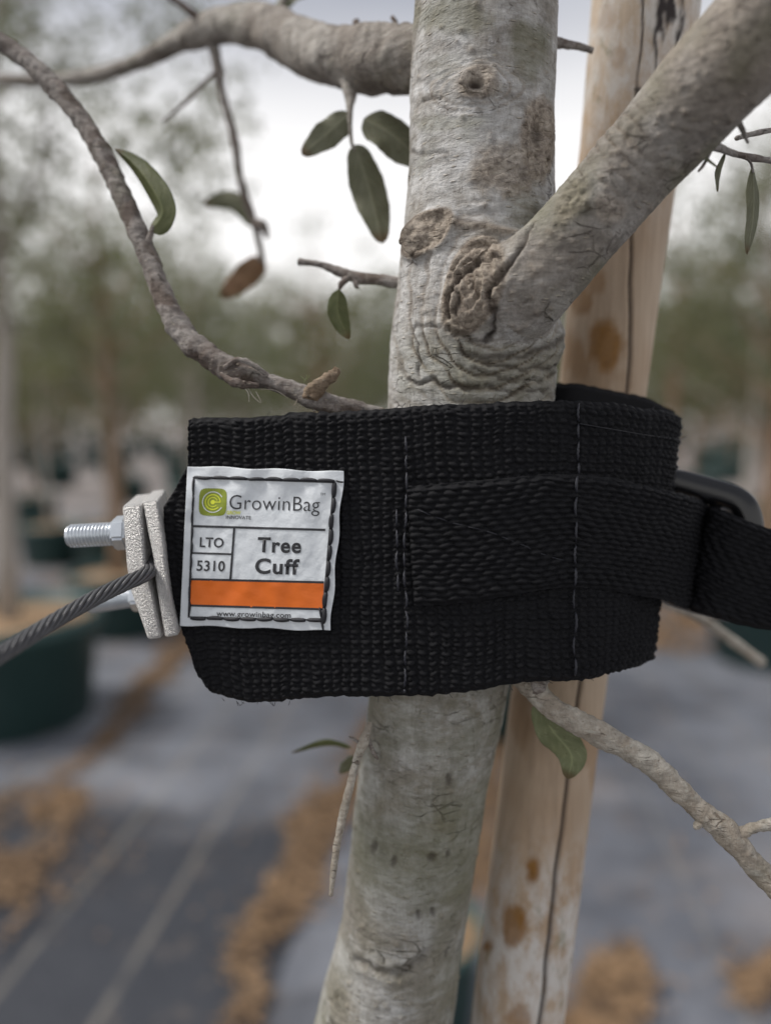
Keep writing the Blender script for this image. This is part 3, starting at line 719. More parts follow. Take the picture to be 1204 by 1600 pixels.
# left twig bending down to the cuff
lt = twig('branch', [(-60, 30, .300, 12), (0, 66, .298, 13), (45, 98, .296, 14), (98, 150, .292, 15.5), (145, 215, .288, 15), (180, 280, .284, 15), (212, 355, .280, 14.5), (240, 420, .276, 14.5), (262, 480, .272, 17), (298, 535, .268, 18), (335, 562, .265, 18), (362, 577, .263, 19), (392, 587, .262, 18.5), (420, 596, .261, 13), (455, 608, .260, 14), (480, 620, .260, 17), (520, 632, .260, 14), (560, 640, .262, 13), (640, 660, .27, 12)], M['darktwig'], oak, 22, 26, .17, 300, 5, 'knobbly twig bending from the upper left down to the cuff')
twig('stub', [(478, 622, .259, 9), (490, 612, .257, 13), (508, 596, .255, 10.5), (522, 584, .254, 9), (527, 575, .2535, 5)], M['stub'], lt, 10, 16, .35, 600, 9)
twig('bark_flap', [(350, 575, .2585, 4), (372, 562, .257, 5), (398, 572, .257, 4), (418, 588, .258, 3)], M['twig'], lt, 8, 8, .4, 700, 12)
twig('bark_flap', [(345, 583, .2585, 3), (370, 600, .2575, 7), (405, 603, .258, 4)], M['twig'], lt, 8, 8, .4, 700, 14)
for q_ in ([(378, 600, .258, 1.1), (388, 615, .257, .8), (389, 628, .257, .5)], [(385, 602, .258, 1), (396, 620, .257, .7), (408, 629, .257, .5), (400, 612, .257, .5)], [(372, 596, .258, 1.1), (376, 606, .257, .6)], [(466, 620, .258, 1), (462, 630, .257, .8), (458, 634, .257, .6)], [(405, 608, .2585, .6), (430, 610, .258, .5), (450, 622, .258, .4)]):
    twig('bark_fibre', q_, M['paletwig'], lt, 6, 6, .1)
for (a_, b_) in (((476, 596), (479, 586)), ((476, 596), (470, 588)), ((477, 594), (484, 586)), ((475, 598), (473, 590))):
    twig('lichen_tuft', [(a_[0], a_[1], .2575, .9), ((a_[0]+b_[0])/2+1, (a_[1]+b_[1])/2, .2575, .9), (b_[0], b_[1], .257, .8)], M['leaffresh'], lt, 4, 6, .1)
twig('leaf_stalk', [(226, 388, .277, 6), (234, 372, .2765, 5), (240, 352, .276, 3)], M['twig'], lt, 6, 8)
leaf([(236, 362, .276), (254, 330, .275), (232, 285, .277), (205, 252, .280), (180, 233, .282)], 21, M['leaf'], lt, .45, .5, sharp=1.15, skew=.55)
# small twig left of the trunk
st = twig('branch', [(466, 409, .285, 5), (500, 413, .284, 5), (530, 425, .283, 6.5), (560, 434, .282, 8), (590, 437, .281, 8), (650, 446, .28, 10)], M['twig'], oak, 12, 14, .2, 300, 21, 'short grey twig sticking out left of the trunk')
twig('leaf_stalk', [(550, 430, .282, 5), (535, 441, .281, 5), (530, 452, .281, 2)], M['twig'], st, 6, 8)
twig('leaf_stalk', [(552, 428, .282, 5), (556, 445, .281, 4), (560, 450, .281, 1.5)], M['twig'], st, 6, 8)
leaf([(529, 452, .281), (528, 488, .281), (545, 530, .281)], 16.5, M['leaf'], st, .15, .2, 'small green leaf with a brown tip', 1.0)
# lower right branch
lr = twig('branch', [(800, 1040, .262, 18), (826, 1066, .258, 21), (848, 1092, .256, 18), (872, 1112, .255, 17), (905, 1130, .2545, 19), (935, 1145, .254, 20), (975, 1168, .2535, 18), (1012, 1188, .253, 19), (1050, 1225, .252, 17), (1082, 1256, .2515, 16.5), (1108, 1278, .251, 18), (1140, 1305, .250, 20), (1172, 1345, .2495, 17.5), (1215, 1392, .249, 18), (1300, 1480, .245, 18)], M['paletwig'], oak, 22, 26, .12, 330, 31, 'pale curved twig leaving under the cuff to the lower right')
twig('twig', [(1140, 1305, .25, 12), (1162, 1299, .249, 9), (1180, 1292, .248, 8), (1215, 1288, .247, 9)], M['paletwig'], lr, 10, 14, .25, 500, 33)
twig('stub', [(836, 1080, .256, 10), (842, 1068, .2535, 12), (852, 1060, .252, 9)], M['twig'], lr, 6, 12, .3, 500, 34)
twig('stub', [(1095, 1282, .2505, 6), (1088, 1290, .2495, 6), (1084, 1294, .249, 3)], M['paletwig'], lr, 5, 10, .3)
leaf([(838, 1098, .262), (862, 1140, .2635), (892, 1180, .265), (886, 1217, .266)], 27, M['leaffresh'], lr, -.25, .15, 'small fresh green leaf under the twig base', .9)
leaf([(884, 1130, .2595), (868, 1128, .261), (846, 1112, .262)], 12, M['leaffresh'], lr, .3, .15)
# lower left dead twig
dt_ = twig('branch', [(578, 1128, .262, 4), (568, 1160, .260, 8), (556, 1190, .259, 6.5), (545, 1235, .258, 6.5), (532, 1290, .257, 6), (524, 1340, .256, 5.5), (516, 1400, .255, 3)], M['paletwig'], oak, 12, 12, .18, 300, 41, 'thin dead twig hanging left of the lower trunk')
twig('twig', [(565, 1165, .26, 3), (553, 1155, .259, 2.4), (545, 1150, .259, 1.5)], M['twig'], dt_, 4, 6)
twig('twig', [(572, 1150, .26, 4), (584, 1178, .261, 3), (590, 1186, .262, 1.5)], M['twig'], dt_, 4, 6)
leaf([(548, 1168, .30), (510, 1162, .305), (455, 1176, .31)], 7, M['leaf'], dt_, .5)
leaf([(552, 1180, .30), (540, 1200, .30), (530, 1208, .30)], 10, M['leafdull'], dt_, .4)
# small twigs on the right
rt = twig('branch', [(860, 66, .275, 8), (884, 70, .277, 7), (905, 74, .279, 5), (925, 80, .280, 4)], M['twig'], oak, 8, 10, .3, 300, 51, 'tiny dark twig between trunk and stake near the top')
rs = twig('branch', [(1120, 205, .226, 9), (1110, 225, .224, 7), (1140, 238, .235, 5), (1175, 246, .245, 5), (1230, 256, .26, 5)], M['twig'], oak, 8, 10, .25, 300, 53, 'thin twig under the thick limb at the right edge')
twig('twig', [(1150, 185, .222, 5), (1160, 205, .222, 4), (1168, 224, .222, 2)], M['twig'], rs, 5, 8)
twig('twig', [(1150, 216, .24, 4), (1180, 208, .25, 4), (1225, 200, .26, 4)], M['twig'], rs, 5, 8)
twig('twig', [(1112, 232, .225, 3), (1098, 258, .225, 2.5), (1090, 268, .225, 1.5)], M['twig'], rs, 5, 8)
twig('leaf_stalk', [(1160, 242, .24, 2), (1172, 255, .242, 2), (1176, 270, .243, 2)], M['twig'], rs, 5, 8)
leaf([(1175, 262, .243), (1176, 330, .243), (1166, 398, .243)], 11.5, M['leafdull'], rs, .2, .2)
leaf([(1132, 240, .236), (1122, 270, .236), (1120, 300, .236)], 6, M['leafdull'], rs, .5, .2)
leaf([(1112, 215, .224), (1100, 240, .224), (1120, 262, .224)], 6, M['leafdull'], rs, .5, .2)
twig('branch', [(1010, 930, .36, 6), (1085, 962, .37, 7), (1130, 992, .38, 8), (1190, 1036, .385, 8)], M['paletwig'], oak, 8, 10, .15, 200, 55, 'blurred pale twig below the strap tail at the right')

# ------------------------------------------------------------------ wooden stake
sp_ = spline([(1040, -520, .292, 84), (1007, 0, .300, 82), (988, 200, .305, 78), (975, 300, .308, 75), (941, 600, .313, 66), (905, 850, .313, 69), (873, 1065, .314, 71), (840, 1330, .317, 70), (806, 1600, .322, 70), (790, 1720, .325, 70)], 34)
Cs = P(sp_[:, 0], sp_[:, 1], sp_[:, 2]); Rs = sp_[:, 3]/FPX*sp_[:, 2]
ext = spline([Cs[-1], Cs[-1]+(Cs[-1]-Cs[-40])*3.0, np.array([-.06, .40, -.02])], 10)[1:]
Cs = np.vstack([Cs, ext]); Rs = np.r_[Rs, np.full(len(ext), Rs[-1])]
seg = 220; Vs, Fs = tube_arr(Cs, Rs, seg, True)
Xs, Ys, Zs = proj(Vs); T, U, W_ = frames(Cs); cidx = np.minimum(np.arange(len(Vs))//seg, len(Cs)-1)
Ns = Vs-Cs[cidx]; Ns /= np.maximum(np.linalg.norm(Ns, axis=1), 1e-9)[:, None]; fs = sstep(.0, .2, -(Ns@FW))
ck = spline([(1004, -500), (1004, 0), (996, 110), (990, 225), (984, 400), (980, 596), (945, 850), (907, 1060), (890, 1200), (868, 1370), (850, 1540), (836, 1650), (820, 1760)], 10)
cxx = np.interp(Ys, ck[:, 1], ck[:, 0])+fbm(np.stack([Ys*.02, Ys*0, Ys*0], 1), 4, 3)*3
dc = np.abs(Xs-cxx); wcr = np.interp(Ys, [-500, 0, 230, 420, 600, 1060, 1600], [2, 1.6, 1.2, 2.2, 2.6, 2.6, 3.4])
kc = np.exp(-(dc/wcr)**2)*fs
Ds = -kc*1.8*mm+fbm(Vs*np.array([60, 60, 9.]), 12, 4)*.7*mm+fbm(Vs*np.array([500, 500, 30.]), 13, 3)*.10*mm
dkm = kc*.95; orm = np.zeros(len(Vs)); wh = sstep(1250, 1450, Ys)*.95+sstep(420, 120, Ys)*.85
nz1 = fbm(Vs*np.array([160, 160, 55.]), 14, 4); nzo = fbm(Vs*110, 18, 4)
def es(cx, cy, rx, ry): return np.sqrt(((Xs-cx)/rx)**2+((Ys-cy)/ry)**2)+nzo*.8
for a_ in [(831, 1360, 16, 24, .95), (801, 1452, 19, 32, .95), (760, 1480, 10, 9, .8), (938, 545, 32, 40, .9), (905, 470, 18, 20, .7), (900, 560, 26, 44, .55), (930, 440, 14, 20, .5), (948, 30, 12, 26, .35), (965, 88, 14, 20, .35), (925, 1170, 22, 60, .45), (815, 1120, 18, 60, .35), (812, 1590, 20, 20, .6), (915, 600, 60, 40, .35)]:
    orm = np.maximum(orm, a_[4]*sstep(1.2, .6, es(*a_[:4]))*fs*(.95+.35*nz1))
blk = sstep(1.15, .8, np.sqrt(((Xs-(1042-.10*(Ys-40)))/24)**2+((Ys-20)/150)**2)+nz1*1.1)*sstep(-.22, -.02, nz1)*fs
blk = np.maximum(blk, .9*sstep(1.1, .7, es(996, 140, 7, 6)))
dkm = np.maximum(dkm, blk); Ds += blk*.35*mm
Vs = Vs+Ns*Ds[:, None]
me = mesh_np('wooden_stake', Vs, Fs); a_ = me.color_attributes.new('mask', 'FLOAT_COLOR', 'POINT')
a_.data.foreach_set('color', np.stack([orm, np.clip(dkm, 0, 1), np.clip(wh, 0, 1), np.ones(len(Vs))], 1).astype(np.float32).ravel())
stake = tag(obj('wooden_stake', me, M['pole']), 'tan wooden stake with a long crack and orange knot stains behind the trunk', 'stake')

# ------------------------------------------------------------------ cuff
cuff = thing('tree_cuff', 'black woven webbing cuff strapped round trunk and stake with a white label', 'tree cuff', P(650, 860, .28))
# stations: top px,py | bottom px,py | depth
ST = [(293, 656, 302, 1040, .2600), (302, 654, 320, 1075, .2596), (330, 652, 345, 1092, .2585), (400, 650, 405, 1099, .2550), (520, 642, 520, 1092, .2490), (600, 638, 600, 1090, .2455),
      (680, 632, 678, 1086, .2430), (760, 630, 755, 1079, .2420), (830, 626, 826, 1068, .2432), (900, 626, 898, 1064, .2470), (960, 631, 950, 1055, .2535), (1010, 638, 985, 1045, .2620), (1045, 643, 1008, 1037, .2700), (1060, 648, 1017, 1032, .2780),
      (1058, 648, 1013, 1020, .2890), (1040, 638, 990, 1000, .2900), (1005, 622, 950, 980, .2890), (940, 608, 900, 960, .2860), (890, 600, 860, 950, .2850), (862, 600, 840, 950, .2920), (835, 612, 815, 960, .3080), (790, 630, 780, 980, .3230), (700, 645, 690, 990, .3260), (600, 655, 600, 1000, .312), (480, 668, 480, 1030, .288), (390, 672, 395, 1040, .272), (310, 676, 315, 1020, .2655)]
def arr_path(stn, n):
    s = spline(stn, n); return s
def strap(name, stn, step, nv_, thick, pattern, edge_fn=None, parent=None, jitter=1.0, seed=0, zslope=0., fine_until=None):
    s = spline(stn, 60)
    top = P(s[:, 0], s[:, 1], s[:, 4]); bot = P(s[:, 2], s[:, 3], s[:, 4]+(zslope if not hasattr(zslope, '__len__') else np.interp(np.arange(len(s))/60, range(len(zslope)), zslope)))
    mid = (top+bot)/2; L = np.r_[0, np.cumsum(np.linalg.norm(np.diff(mid, axis=0), axis=1))]
    nu = int(L[-1]/step)+1; u = np.linspace(0, L[-1], nu); k = np.interp(u, L, np.arange(len(s)))
    ip = lambda A: np.stack([np.interp(k, np.arange(len(s)), A[:, c]) for c in range(3)], 1)
    top, bot = ip(top), ip(bot)
    v = np.linspace(0, 1, nv_); H = np.linalg.norm(bot-top, axis=1)
    r = np.random.default_rng(seed)
    ej = lambda: (np.interp(u, np.arange(0, L[-1]+.01, .0016), r.normal(0, .00022, len(np.arange(0, L[-1]+.01, .0016))))+np.interp(u, np.arange(0, L[-1]+.02, .011), r.normal(0, .0003, len(np.arange(0, L[-1]+.02, .011)))))*jitter
    dv = (bot-top)/H[:, None]; top = top+dv*ej()[:, None]; bot = bot+dv*ej()[:, None]
    G = top[:, None]*(1-v)[None, :, None]+bot[:, None]*v[None, :, None]
    if edge_fn is not None: G = edge_fn(G, u, v)
    Tu = np.gradient(G, axis=0); Tv = np.gradient(G, axis=1); Nn = np.cross(Tv, Tu); Nn /= np.linalg.norm(Nn, axis=2)[..., None]
    # outward = towards the camera at the start
    if (Nn[nu//8, nv_//2]@FW) > 0: Nn = -Nn
    UU = np.broadcast_to(u[:, None], (nu, nv_)); VV = v[None]*H[:, None]
    h = pattern(UU, VV)
    edge = np.minimum(VV, H[:, None]-VV); edge2 = np.minimum(UU, u[-1]-UU); rd = sstep(0, .0022, np.minimum(edge, edge2+.0004))
    # gentle waviness
    wv = fbm(np.stack([UU.ravel()*28, VV.ravel()*20, UU.ravel()*0], 1), 200+seed, 3).reshape(UU.shape)*.0007*jitter
    Fr = G+Nn*((h*(.35+.65*rd)-(1-rd)*thick*.5)+wv)[..., None]
    Bk = G-Nn*((thick*.5+.0+thick*.5*rd)+0*h-wv)[..., None]
    V = np.concatenate([Fr.reshape(-1, 3), Bk[:, ::1].reshape(-1, 3)])
    i = np.arange(nu-1)[:, None]*nv_; j = np.arange(nv_-1)[None]; F = np.stack([i+j, i+j+1, i+nv_+j+1, i+nv_+j], -1).reshape(-1, 4); K = nu*nv_
    a = np.arange(nu-1)*nv_; b = np.arange(nv_-1)
    e1 = np.stack([a, a+nv_, K+a+nv_, K+a], 1); e2 = np.stack([a+nv_-1, K+a+nv_-1, K+a+2*nv_-1, a+2*nv_-1], 1)
    e3 = np.stack([b, K+b, K+b+1, b+1], 1); c = (nu-1)*nv_+b; e4 = np.stack([c, c+1, K+c+1, K+c], 1)
    F = np.vstack([F, F[:, ::-1]+K, e1, e2, e3, e4])
    return obj(name, mesh_np(name, V, F), M['web'], parent)
PXM = .247/FPX
def pat_wide(U_, V_):
    u, v = U_/PXM, V_/PXM
    dd = fbm(np.stack([u.ravel()/60, v.ravel()/60, u.ravel()*0], 1), 301, 2).reshape(u.shape)
    u = u+dd*7; v = v+dd*6
    v = v*1.1; u = u*1.1; j = np.floor(v/8.3); fv = v-j*8.3; odd = (j % 2)
    uu = u+j*4.6+np.where((np.floor(j/2) % 2) == 0, 0, 9.0); i = np.floor(uu/19.0); fu = uu-i*19.0
    rr = _h(i.astype(np.int64), j.astype(np.int64), 0, 5); r2_ = _h(i.astype(np.int64), j.astype(np.int64), 7, 9)
    def lump(cx, cy, rx, ry): return np.sqrt(np.clip(1-((fu-cx)/rx)**2-((fv-cy)/ry)**2, 0, 1))
    a = lump(8.7+rr*1.2, 3.9+r2_*.8, 8.3-2.4*odd, 5.2-1.2*odd)*(1-.35*odd); b = lump(17.8, 5.5, 2.4, 3.0)*.22
    return (np.maximum(a, b)*(.65+.6*rr))*.0014
def pat_narrow(U_, V_):
    u, v = U_/PXM, V_/PXM
    dd = fbm(np.stack([u.ravel()/50, v.ravel()/50, u.ravel()*0], 1), 311, 2).reshape(u.shape); u = u+dd*6; v = v+dd*5+4
    j = np.floor(v/8.4); fv = v-j*8.4; m8 = (j % 12); tri = np.where(m8 < 6, m8, 12-m8)
    uu = u+tri*8.2+(j % 2)*1.0; i = np.floor(uu/25.0); fu = uu-i*25.0; rr = _h(i.astype(np.int64), j.astype(np.int64), 0, 6)
    a = np.sqrt(np.clip(1-((fu-11)/11.5)**2-((fv-4.2)/4.6)**2, 0, 1)); b = np.sqrt(np.clip(1-((fu-23)/2.6)**2-((fv-4.2)/3.2)**2, 0, 1))*.4
    return np.maximum(a, b)*(.75+.5*rr)*.0014
def left_end(G, u, v):
    # the cut end of the webbing runs out into the clamp between y 740 and 1000
    X_, Y_, Z_ = proj(G.reshape(-1, 3)); Y_ = Y_.reshape(G.shape[:2]); Z_ = Z_.reshape(G.shape[:2])
    y0 = Y_[0]; off = np.interp(y0, [656, 725, 760, 792, 830, 880, 930, 975, 1005, 1040], [0, -2, -22, -43, -44, -40, -32, -22, -10, 0])
    ln = (u[None].T < .016); f = sstep(.016, 0, u)[:, None]*np.ones_like(Y_)
    G = G.copy(); G[..., 0] += f*off[None]/FPX*Z_
    return G
cz = .0
wide = strap('wide_strap', ST, .00036, 262, .0026, pat_wide, left_end, cuff, 1.0, 1, [0]*14+[0]*14)
# surface depth of the front of the wide strap for things sewn on it
fr_x = np.array([a[0] for a in ST[:14]]); fr_z = np.array([a[4] for a in ST[:14]])
ss = spline(ST[:14], 60)
def SD(px, py):
    tq = np.clip((np.asarray(py, float)-640)/440, 0, 1)
    a = np.interp(px, ss[:, 0], ss[:, 4]); b = np.interp(px, ss[:, 2], ss[:, 4]); return a*(1-tq)+b*tq
def SP(px, py, off):
    px, py = np.broadcast_arrays(np.asarray(px, float), np.asarray(py, float)); return P(px, py, SD(px, py)-off)
# narrow strap sewn on, running on to the buckle
def nd(px, py, o=.0026): return float(SD(px, py))-o
NS = [(634, 762, 646, 951, nd(640, 850, .0018)), (650, 760, 662, 949, nd(655, 850)), (700, 755, 715, 943, nd(705, 850)), (760, 750, 775, 935, nd(765, 850)), (830, 744, 835, 924, nd(832, 850)), (896, 741, 888, 918, nd(892, 850)), (950, 745, 935, 921, .2495), (1000, 755, 980, 928, .2550), (1050, 766, 1035, 938, .2635), (1078, 774, 1062, 947, .2720), (1096, 780, 1080, 953, .284), (1104, 786, 1090, 956, .298)]
nst = strap('narrow_strap', NS, .00036, 118, .0016, pat_narrow, None, cuff, .55, 2)
TS = [(1106, 800, 1072, 950, .2900), (1116, 792, 1080, 956, .2790), (1150, 806, 1118, 966, .2715), (1185, 819, 1160, 977, .2700), (1225, 832, 1210, 986, .2690), (1320, 862, 1310, 1012, .266), (1450, 900, 1440, 1050, .262)]
tail = strap('strap_tail', TS, .00040, 96, .0018, pat_narrow, None, cuff, .6, 3)
tail['label'] = 'webbing tail leaving the buckle to the right'
# buckle: rounded plastic frame behind the strap
def buckle():
    a = np.linspace(0, 2*math.pi, 90, endpoint=False); sq = .38
    cx, cy = 1094, 852; x = np.sign(np.cos(a))*np.abs(np.cos(a))**sq*72; y = np.sign(np.sin(a))*np.abs(np.sin(a))**sq*88
    yy_ = y+x*.28; C = P(cx+x, cy+yy_, .292-x*.00006)
    T = np.roll(C, -1, 0)-np.roll(C, 1, 0); T /= np.linalg.norm(T, axis=1)[:, None]
    B = np.broadcast_to(FW, C.shape); S = np.cross(T, B); S /= np.linalg.norm(S, axis=1)[:, None]
    b = np.linspace(0, 2*math.pi, 20, endpoint=False)
    cw = np.sign(np.cos(b))*np.abs(np.cos(b))**.6*.0052; ch = np.sign(np.sin(b))*np.abs(np.sin(b))**.6*.0065
    V = (C[:, None]+S[:, None]*cw[None, :, None]+B[:, None]*ch[None, :, None]).reshape(-1, 3)
    n_, m_ = 90, 20; i = np.arange(n_)[:, None]; j = np.arange(m_)[None]
    F = np.stack([i*m_+j, ((i+1) % n_)*m_+j, ((i+1) % n_)*m_+(j+1) % m_, i*m_+(j+1) % m_], -1).reshape(-1, 4); return V, F
bk = obj('buckle', mesh_np('buckle', *buckle()), M['plastic'], cuff)
bar = tube_arr(np.stack([P(1112, y_, .290) for y_ in np.linspace(790, 925, 8)]), np.full(8, .003), 14)
obj('crossbar', mesh_np('crossbar', *bar), M['plastic'], bk)

# stitches
def stitch(a, b, w, parent, mat, off=.0010, lift=.0012, d=None, name='stitch'):
    t = np.linspace(0, 1, 9); x = a[0]+(b[0]-a[0])*t; y = a[1]+(b[1]-a[1])*t+0*t; x = x+np.sin(t*math.pi)*rnd.uniform(-2.4, 2.4)+np.sin(t*25+rnd.random()*6)*.5
    z = SD(x, y)-off-lift*np.sin(t*math.pi)**.6 if d is None else d-lift*np.sin(t*math.pi)
    C = P(x, y, z); R = w*.74/FPX*.247*(.45+.55*np.sin(t*math.pi)**.5)
    V, F = tube_arr(C, R, 8); return obj(name, mesh_np(name, V, F), mat, parent)
def run(x_of_y, y0, y1, ln, gap, w, parent, mat, off, lift=.0012):
    y = y0
    while y < y1-4:
        l = ln*rnd.uniform(.85, 1.15); e_ = min(y1, y+l); stitch((x_of_y(y)+rnd.uniform(-1, 1), y), (x_of_y(e_)+rnd.uniform(-1, 1), e_), w*rnd.uniform(.85, 1.15), parent, mat, off, lift); y = e_+gap
f630 = lambda y: 634+(y-690)*-.004+2.2*math.sin(y/37)
run(f630, 682, 1082, 27, 4, 2.6, wide, M['thread'], .0012)
run(lambda y: 620+(y-795)*.010, 796, 925, 30, 5, 2.8, wide, M['thread'], .0012)
run(lambda y: 905-(y-630)*.022, 630, 742, 28, 3, 2.9, wide, M['thread'], .0012)
run(lambda y: 902-(y-742)*.03, 744, 916, 30, 4, 3.0, nst, M['thread'], .0032)
run(lambda y: 897+(y-916)*.004, 920, 1056, 32, 4, 2.8, wide, M['thread'], .0012)
a0, b0 = np.array([652, 796.]), np.array([886, 876.])
for k_ in range(9):
    p0 = a0+(b0-a0)*(k_/9); p1 = a0+(b0-a0)*((k_+.82)/9); stitch(p0+[0, 3*math.sin(k_)], p1+[0, 3*math.sin(k_+1)], 1.0, nst, M['thread'], .0034, .0005)
for pts in ([(905, 668, .2), (960, 676, .2), (1010, 684, .2)], ):
    C = SP(np.array([905, 940, 975, 1010, 1040, 1060, 1072]), np.array([662, 668, 674, 680, 684, 686, 682]), np.array([.0018, .0022, .002, .002, .002, .0015, -.001]))
    obj('loose_thread', mesh_np('loose_thread', *tube_arr(spline(C, 4), np.full(25, .00018), 6)), M['blackthread'], wide)
for k_ in range(46):   # fuzz fibres on the cut edges
    tt_ = rnd.random()
    if k_ < 16: x0, y0 = rnd.uniform(310, 1040), None; y0 = float(np.interp(x0, ss[:, 0], ss[:, 1]))+2; dx, dy = rnd.uniform(-9, 9), -rnd.uniform(3, 9)
    elif k_ < 34: x0 = rnd.uniform(320, 1000); y0 = float(np.interp(x0, ss[:, 2], ss[:, 3]))-2; dx, dy = rnd.uniform(-7, 7), rnd.uniform(3, 9)
    else: y0 = rnd.uniform(655, 1030); x0 = 1060-(y0-650)*.113-3; dx, dy = rnd.uniform(4, 9), rnd.uniform(-5, 5)
    C = SP(np.array([x0, x0+dx*.5, x0+dx]), np.array([y0, y0+dy*.6, y0+dy]), .0005)
    obj('fibre', mesh_np('fibre', *tube_arr(spline(C, 3), np.full(7, .00009), 4)), M['blackthread'], wide)

# ------------------------------------------------------------------ sewn label
def LO(px, py):
    """how far the label stands off the webbing, with its puckers"""
    px = np.asarray(px, float); py = np.asarray(py, float); sh = px.shape
    q = np.stack([px.ravel()/46, py.ravel()/60, px.ravel()*0], 1)
    r = .0027+.0013*fbm(q, 401, 4).reshape(sh)+.00035*np.sin(px*.10+py*.06)*sstep(500, 440, py*0+py-330)
    return r
def LP(px, py, off=0.): return P(px, py, SD(px, py)-LO(px, py)-off)
cor = [(293, 728), (537, 737), (516, 986), (281, 977)]
a_, b_ = np.meshgrid(np.linspace(0, 1, 150), np.linspace(0, 1, 152), indexing='ij')
def quad(c, a, b): return [(c[0][k]*(1-a)*(1-b)+c[1][k]*a*(1-b)+c[2][k]*a*b+c[3][k]*(1-a)*b) for k in (0, 1)]
qx, qy = quad(cor, a_, b_)
qx = qx+1.5*np.sin(b_*19)*(a_ > .98); qy = qy+1.2*np.sin(a_*17+1)*((b_ < .01) | (b_ > .99))
Lf = LP(qx, qy); Lb = LP(qx, qy, -.0006)
V = np.concatenate([Lf.reshape(-1, 3), Lb.reshape(-1, 3)]); n_, m_ = 150, 152
i = np.arange(n_-1)[:, None]*m_; j = np.arange(m_-1)[None]; F = np.stack([i+j, i+j+1, i+m_+j+1, i+m_+j], -1).reshape(-1, 4); K = n_*m_
a2 = np.arange(n_-1)*m_; b2 = np.arange(m_-1); c2 = (n_-1)*m_+b2
F = np.vstack([F, F[:, ::-1]+K, np.stack([a2, a2+m_, K+a2+m_, K+a2], 1), np.stack([a2+m_-1, K+a2+m_-1, K+a2+2*m_-1, a2+2*m_-1], 1), np.stack([b2, K+b2, K+b2+1, b2+1], 1), np.stack([c2, c2+1, K+c2+1, K+c2], 1)])
lab = obj('sewn_label', mesh_np('sewn_label', V, F), M['patch'], cuff); lab['label'] = 'white sewn label printed Tree Cuff with an orange band'
def patchquad(name, c, mat, off, na=24, nb=8):
    A, B = np.meshgrid(np.linspace(0, 1, na), np.linspace(0, 1, nb), indexing='ij'); x, y = quad(c, A, B)
    V = LP(x, y, off).reshape(-1, 3); i = np.arange(na-1)[:, None]*nb; j = np.arange(nb-1)[None]
    return obj(name, mesh_np(name, V, np.stack([i+j, i+j+1, i+nb+j+1, i+nb+j], -1).reshape(-1, 4)), mat, lab)
def line(p, q, w, off=.00016):
    d = np.array(q, float)-p; d /= np.linalg.norm(d); n = np.array([-d[1], d[0]])*w/2; p = np.array(p, float); q = np.array(q, float)
    return patchquad('printed_line', [p+n, q+n, q-n, p-n], M['ink'], off, 30, 3)
patchquad('orange_band', [(297, 906), (506, 911), (504, 952), (296, 946)], M['orange'], .00012, 40, 12)
for p, q, w_ in [((303, 746), (522, 753), 4), ((522, 752), (504, 970), 4), ((504, 969), (295, 964), 2.2), ((303, 745), (295, 965), 3.2), ((299, 822), (508, 828), 3.6), ((366, 825), (360, 905), 3.4), ((298, 864), (363, 866), 3.0), ((297, 905), (506, 910), 3.4), ((296, 946), (504, 952), 3.4)]:
    line(p, q, w_)
def text(s, x0, x1, ybase, h, mat, bold=0., slope=.026, shear=-.05, sy=1.0, name='lettering'):
    cu = bpy.data.curves.new('tx', 'FONT'); cu.body = s; cu.size = 1; cu.offset = bold; cu.space_character = 1.10 if bold > .025 else 1.03; cu.resolution_u = 4
    to = bpy.data.objects.new('tx', cu); sc.collection.objects.link(to)
    d = bpy.context.evaluated_depsgraph_get(); me = bpy.data.meshes.new_from_object(to.evaluated_get(d)); bpy.data.objects.remove(to)
    import bmesh
    bm = bmesh.new(); bm.from_mesh(me); bmesh.ops.triangulate(bm, faces=bm.faces)
    bmesh.ops.remove_doubles(bm, verts=bm.verts, dist=1e-4)
    for _ in range(1):
        ed = [e_ for e_ in bm.edges if e_.calc_length() > .18]
        if ed: bmesh.ops.subdivide_edges(bm, edges=ed, cuts=1)
    bmesh.ops.triangulate(bm, faces=bm.faces)
    vs = np.array([v.co[:] for v in bm.verts]); mn, mxx = vs[:, 0].min(), vs[:, 0].max()
    cap = .70
    x = x0+(vs[:, 0]-mn)/(mxx-mn)*(x1-x0); ty = vs[:, 1]/cap*h
    px = x-ty*shear*1.0; py = ybase+(x-x0)*slope-ty
    W = LP(px, py, .0002)
    for v, c in zip(bm.verts, W): v.co = c
    me2 = bpy.data.meshes.new(name); bm.to_mesh(me2); bm.free(); bpy.data.meshes.remove(me)
    return obj(name, me2, mat, lab)
text('GrowinBag', 358, 499, 795.5, 23, M['ink'], -.008)
text('TM', 500, 508, 774, 4, M['ink'])
text('GROW', 354, 376, 803.5, 5.5, M['lime'], .02)
text('INNOVATE', 353, 392, 810.5, 5.2, M['ink'], .015)
text('LTO', 312, 349, 854.5, 15, M['ink'], .018)
text('5310', 307, 351, 891.5, 16, M['ink'], .018)
text('Tree', 402, 470, 862, 22.5, M['ink'], .028)
text('Cuff', 398, 467, 895.5, 23, M['ink'], .028)
text('www.growinbag.com', 338, 454, 962.5, 8.5, M['ink'], .01)
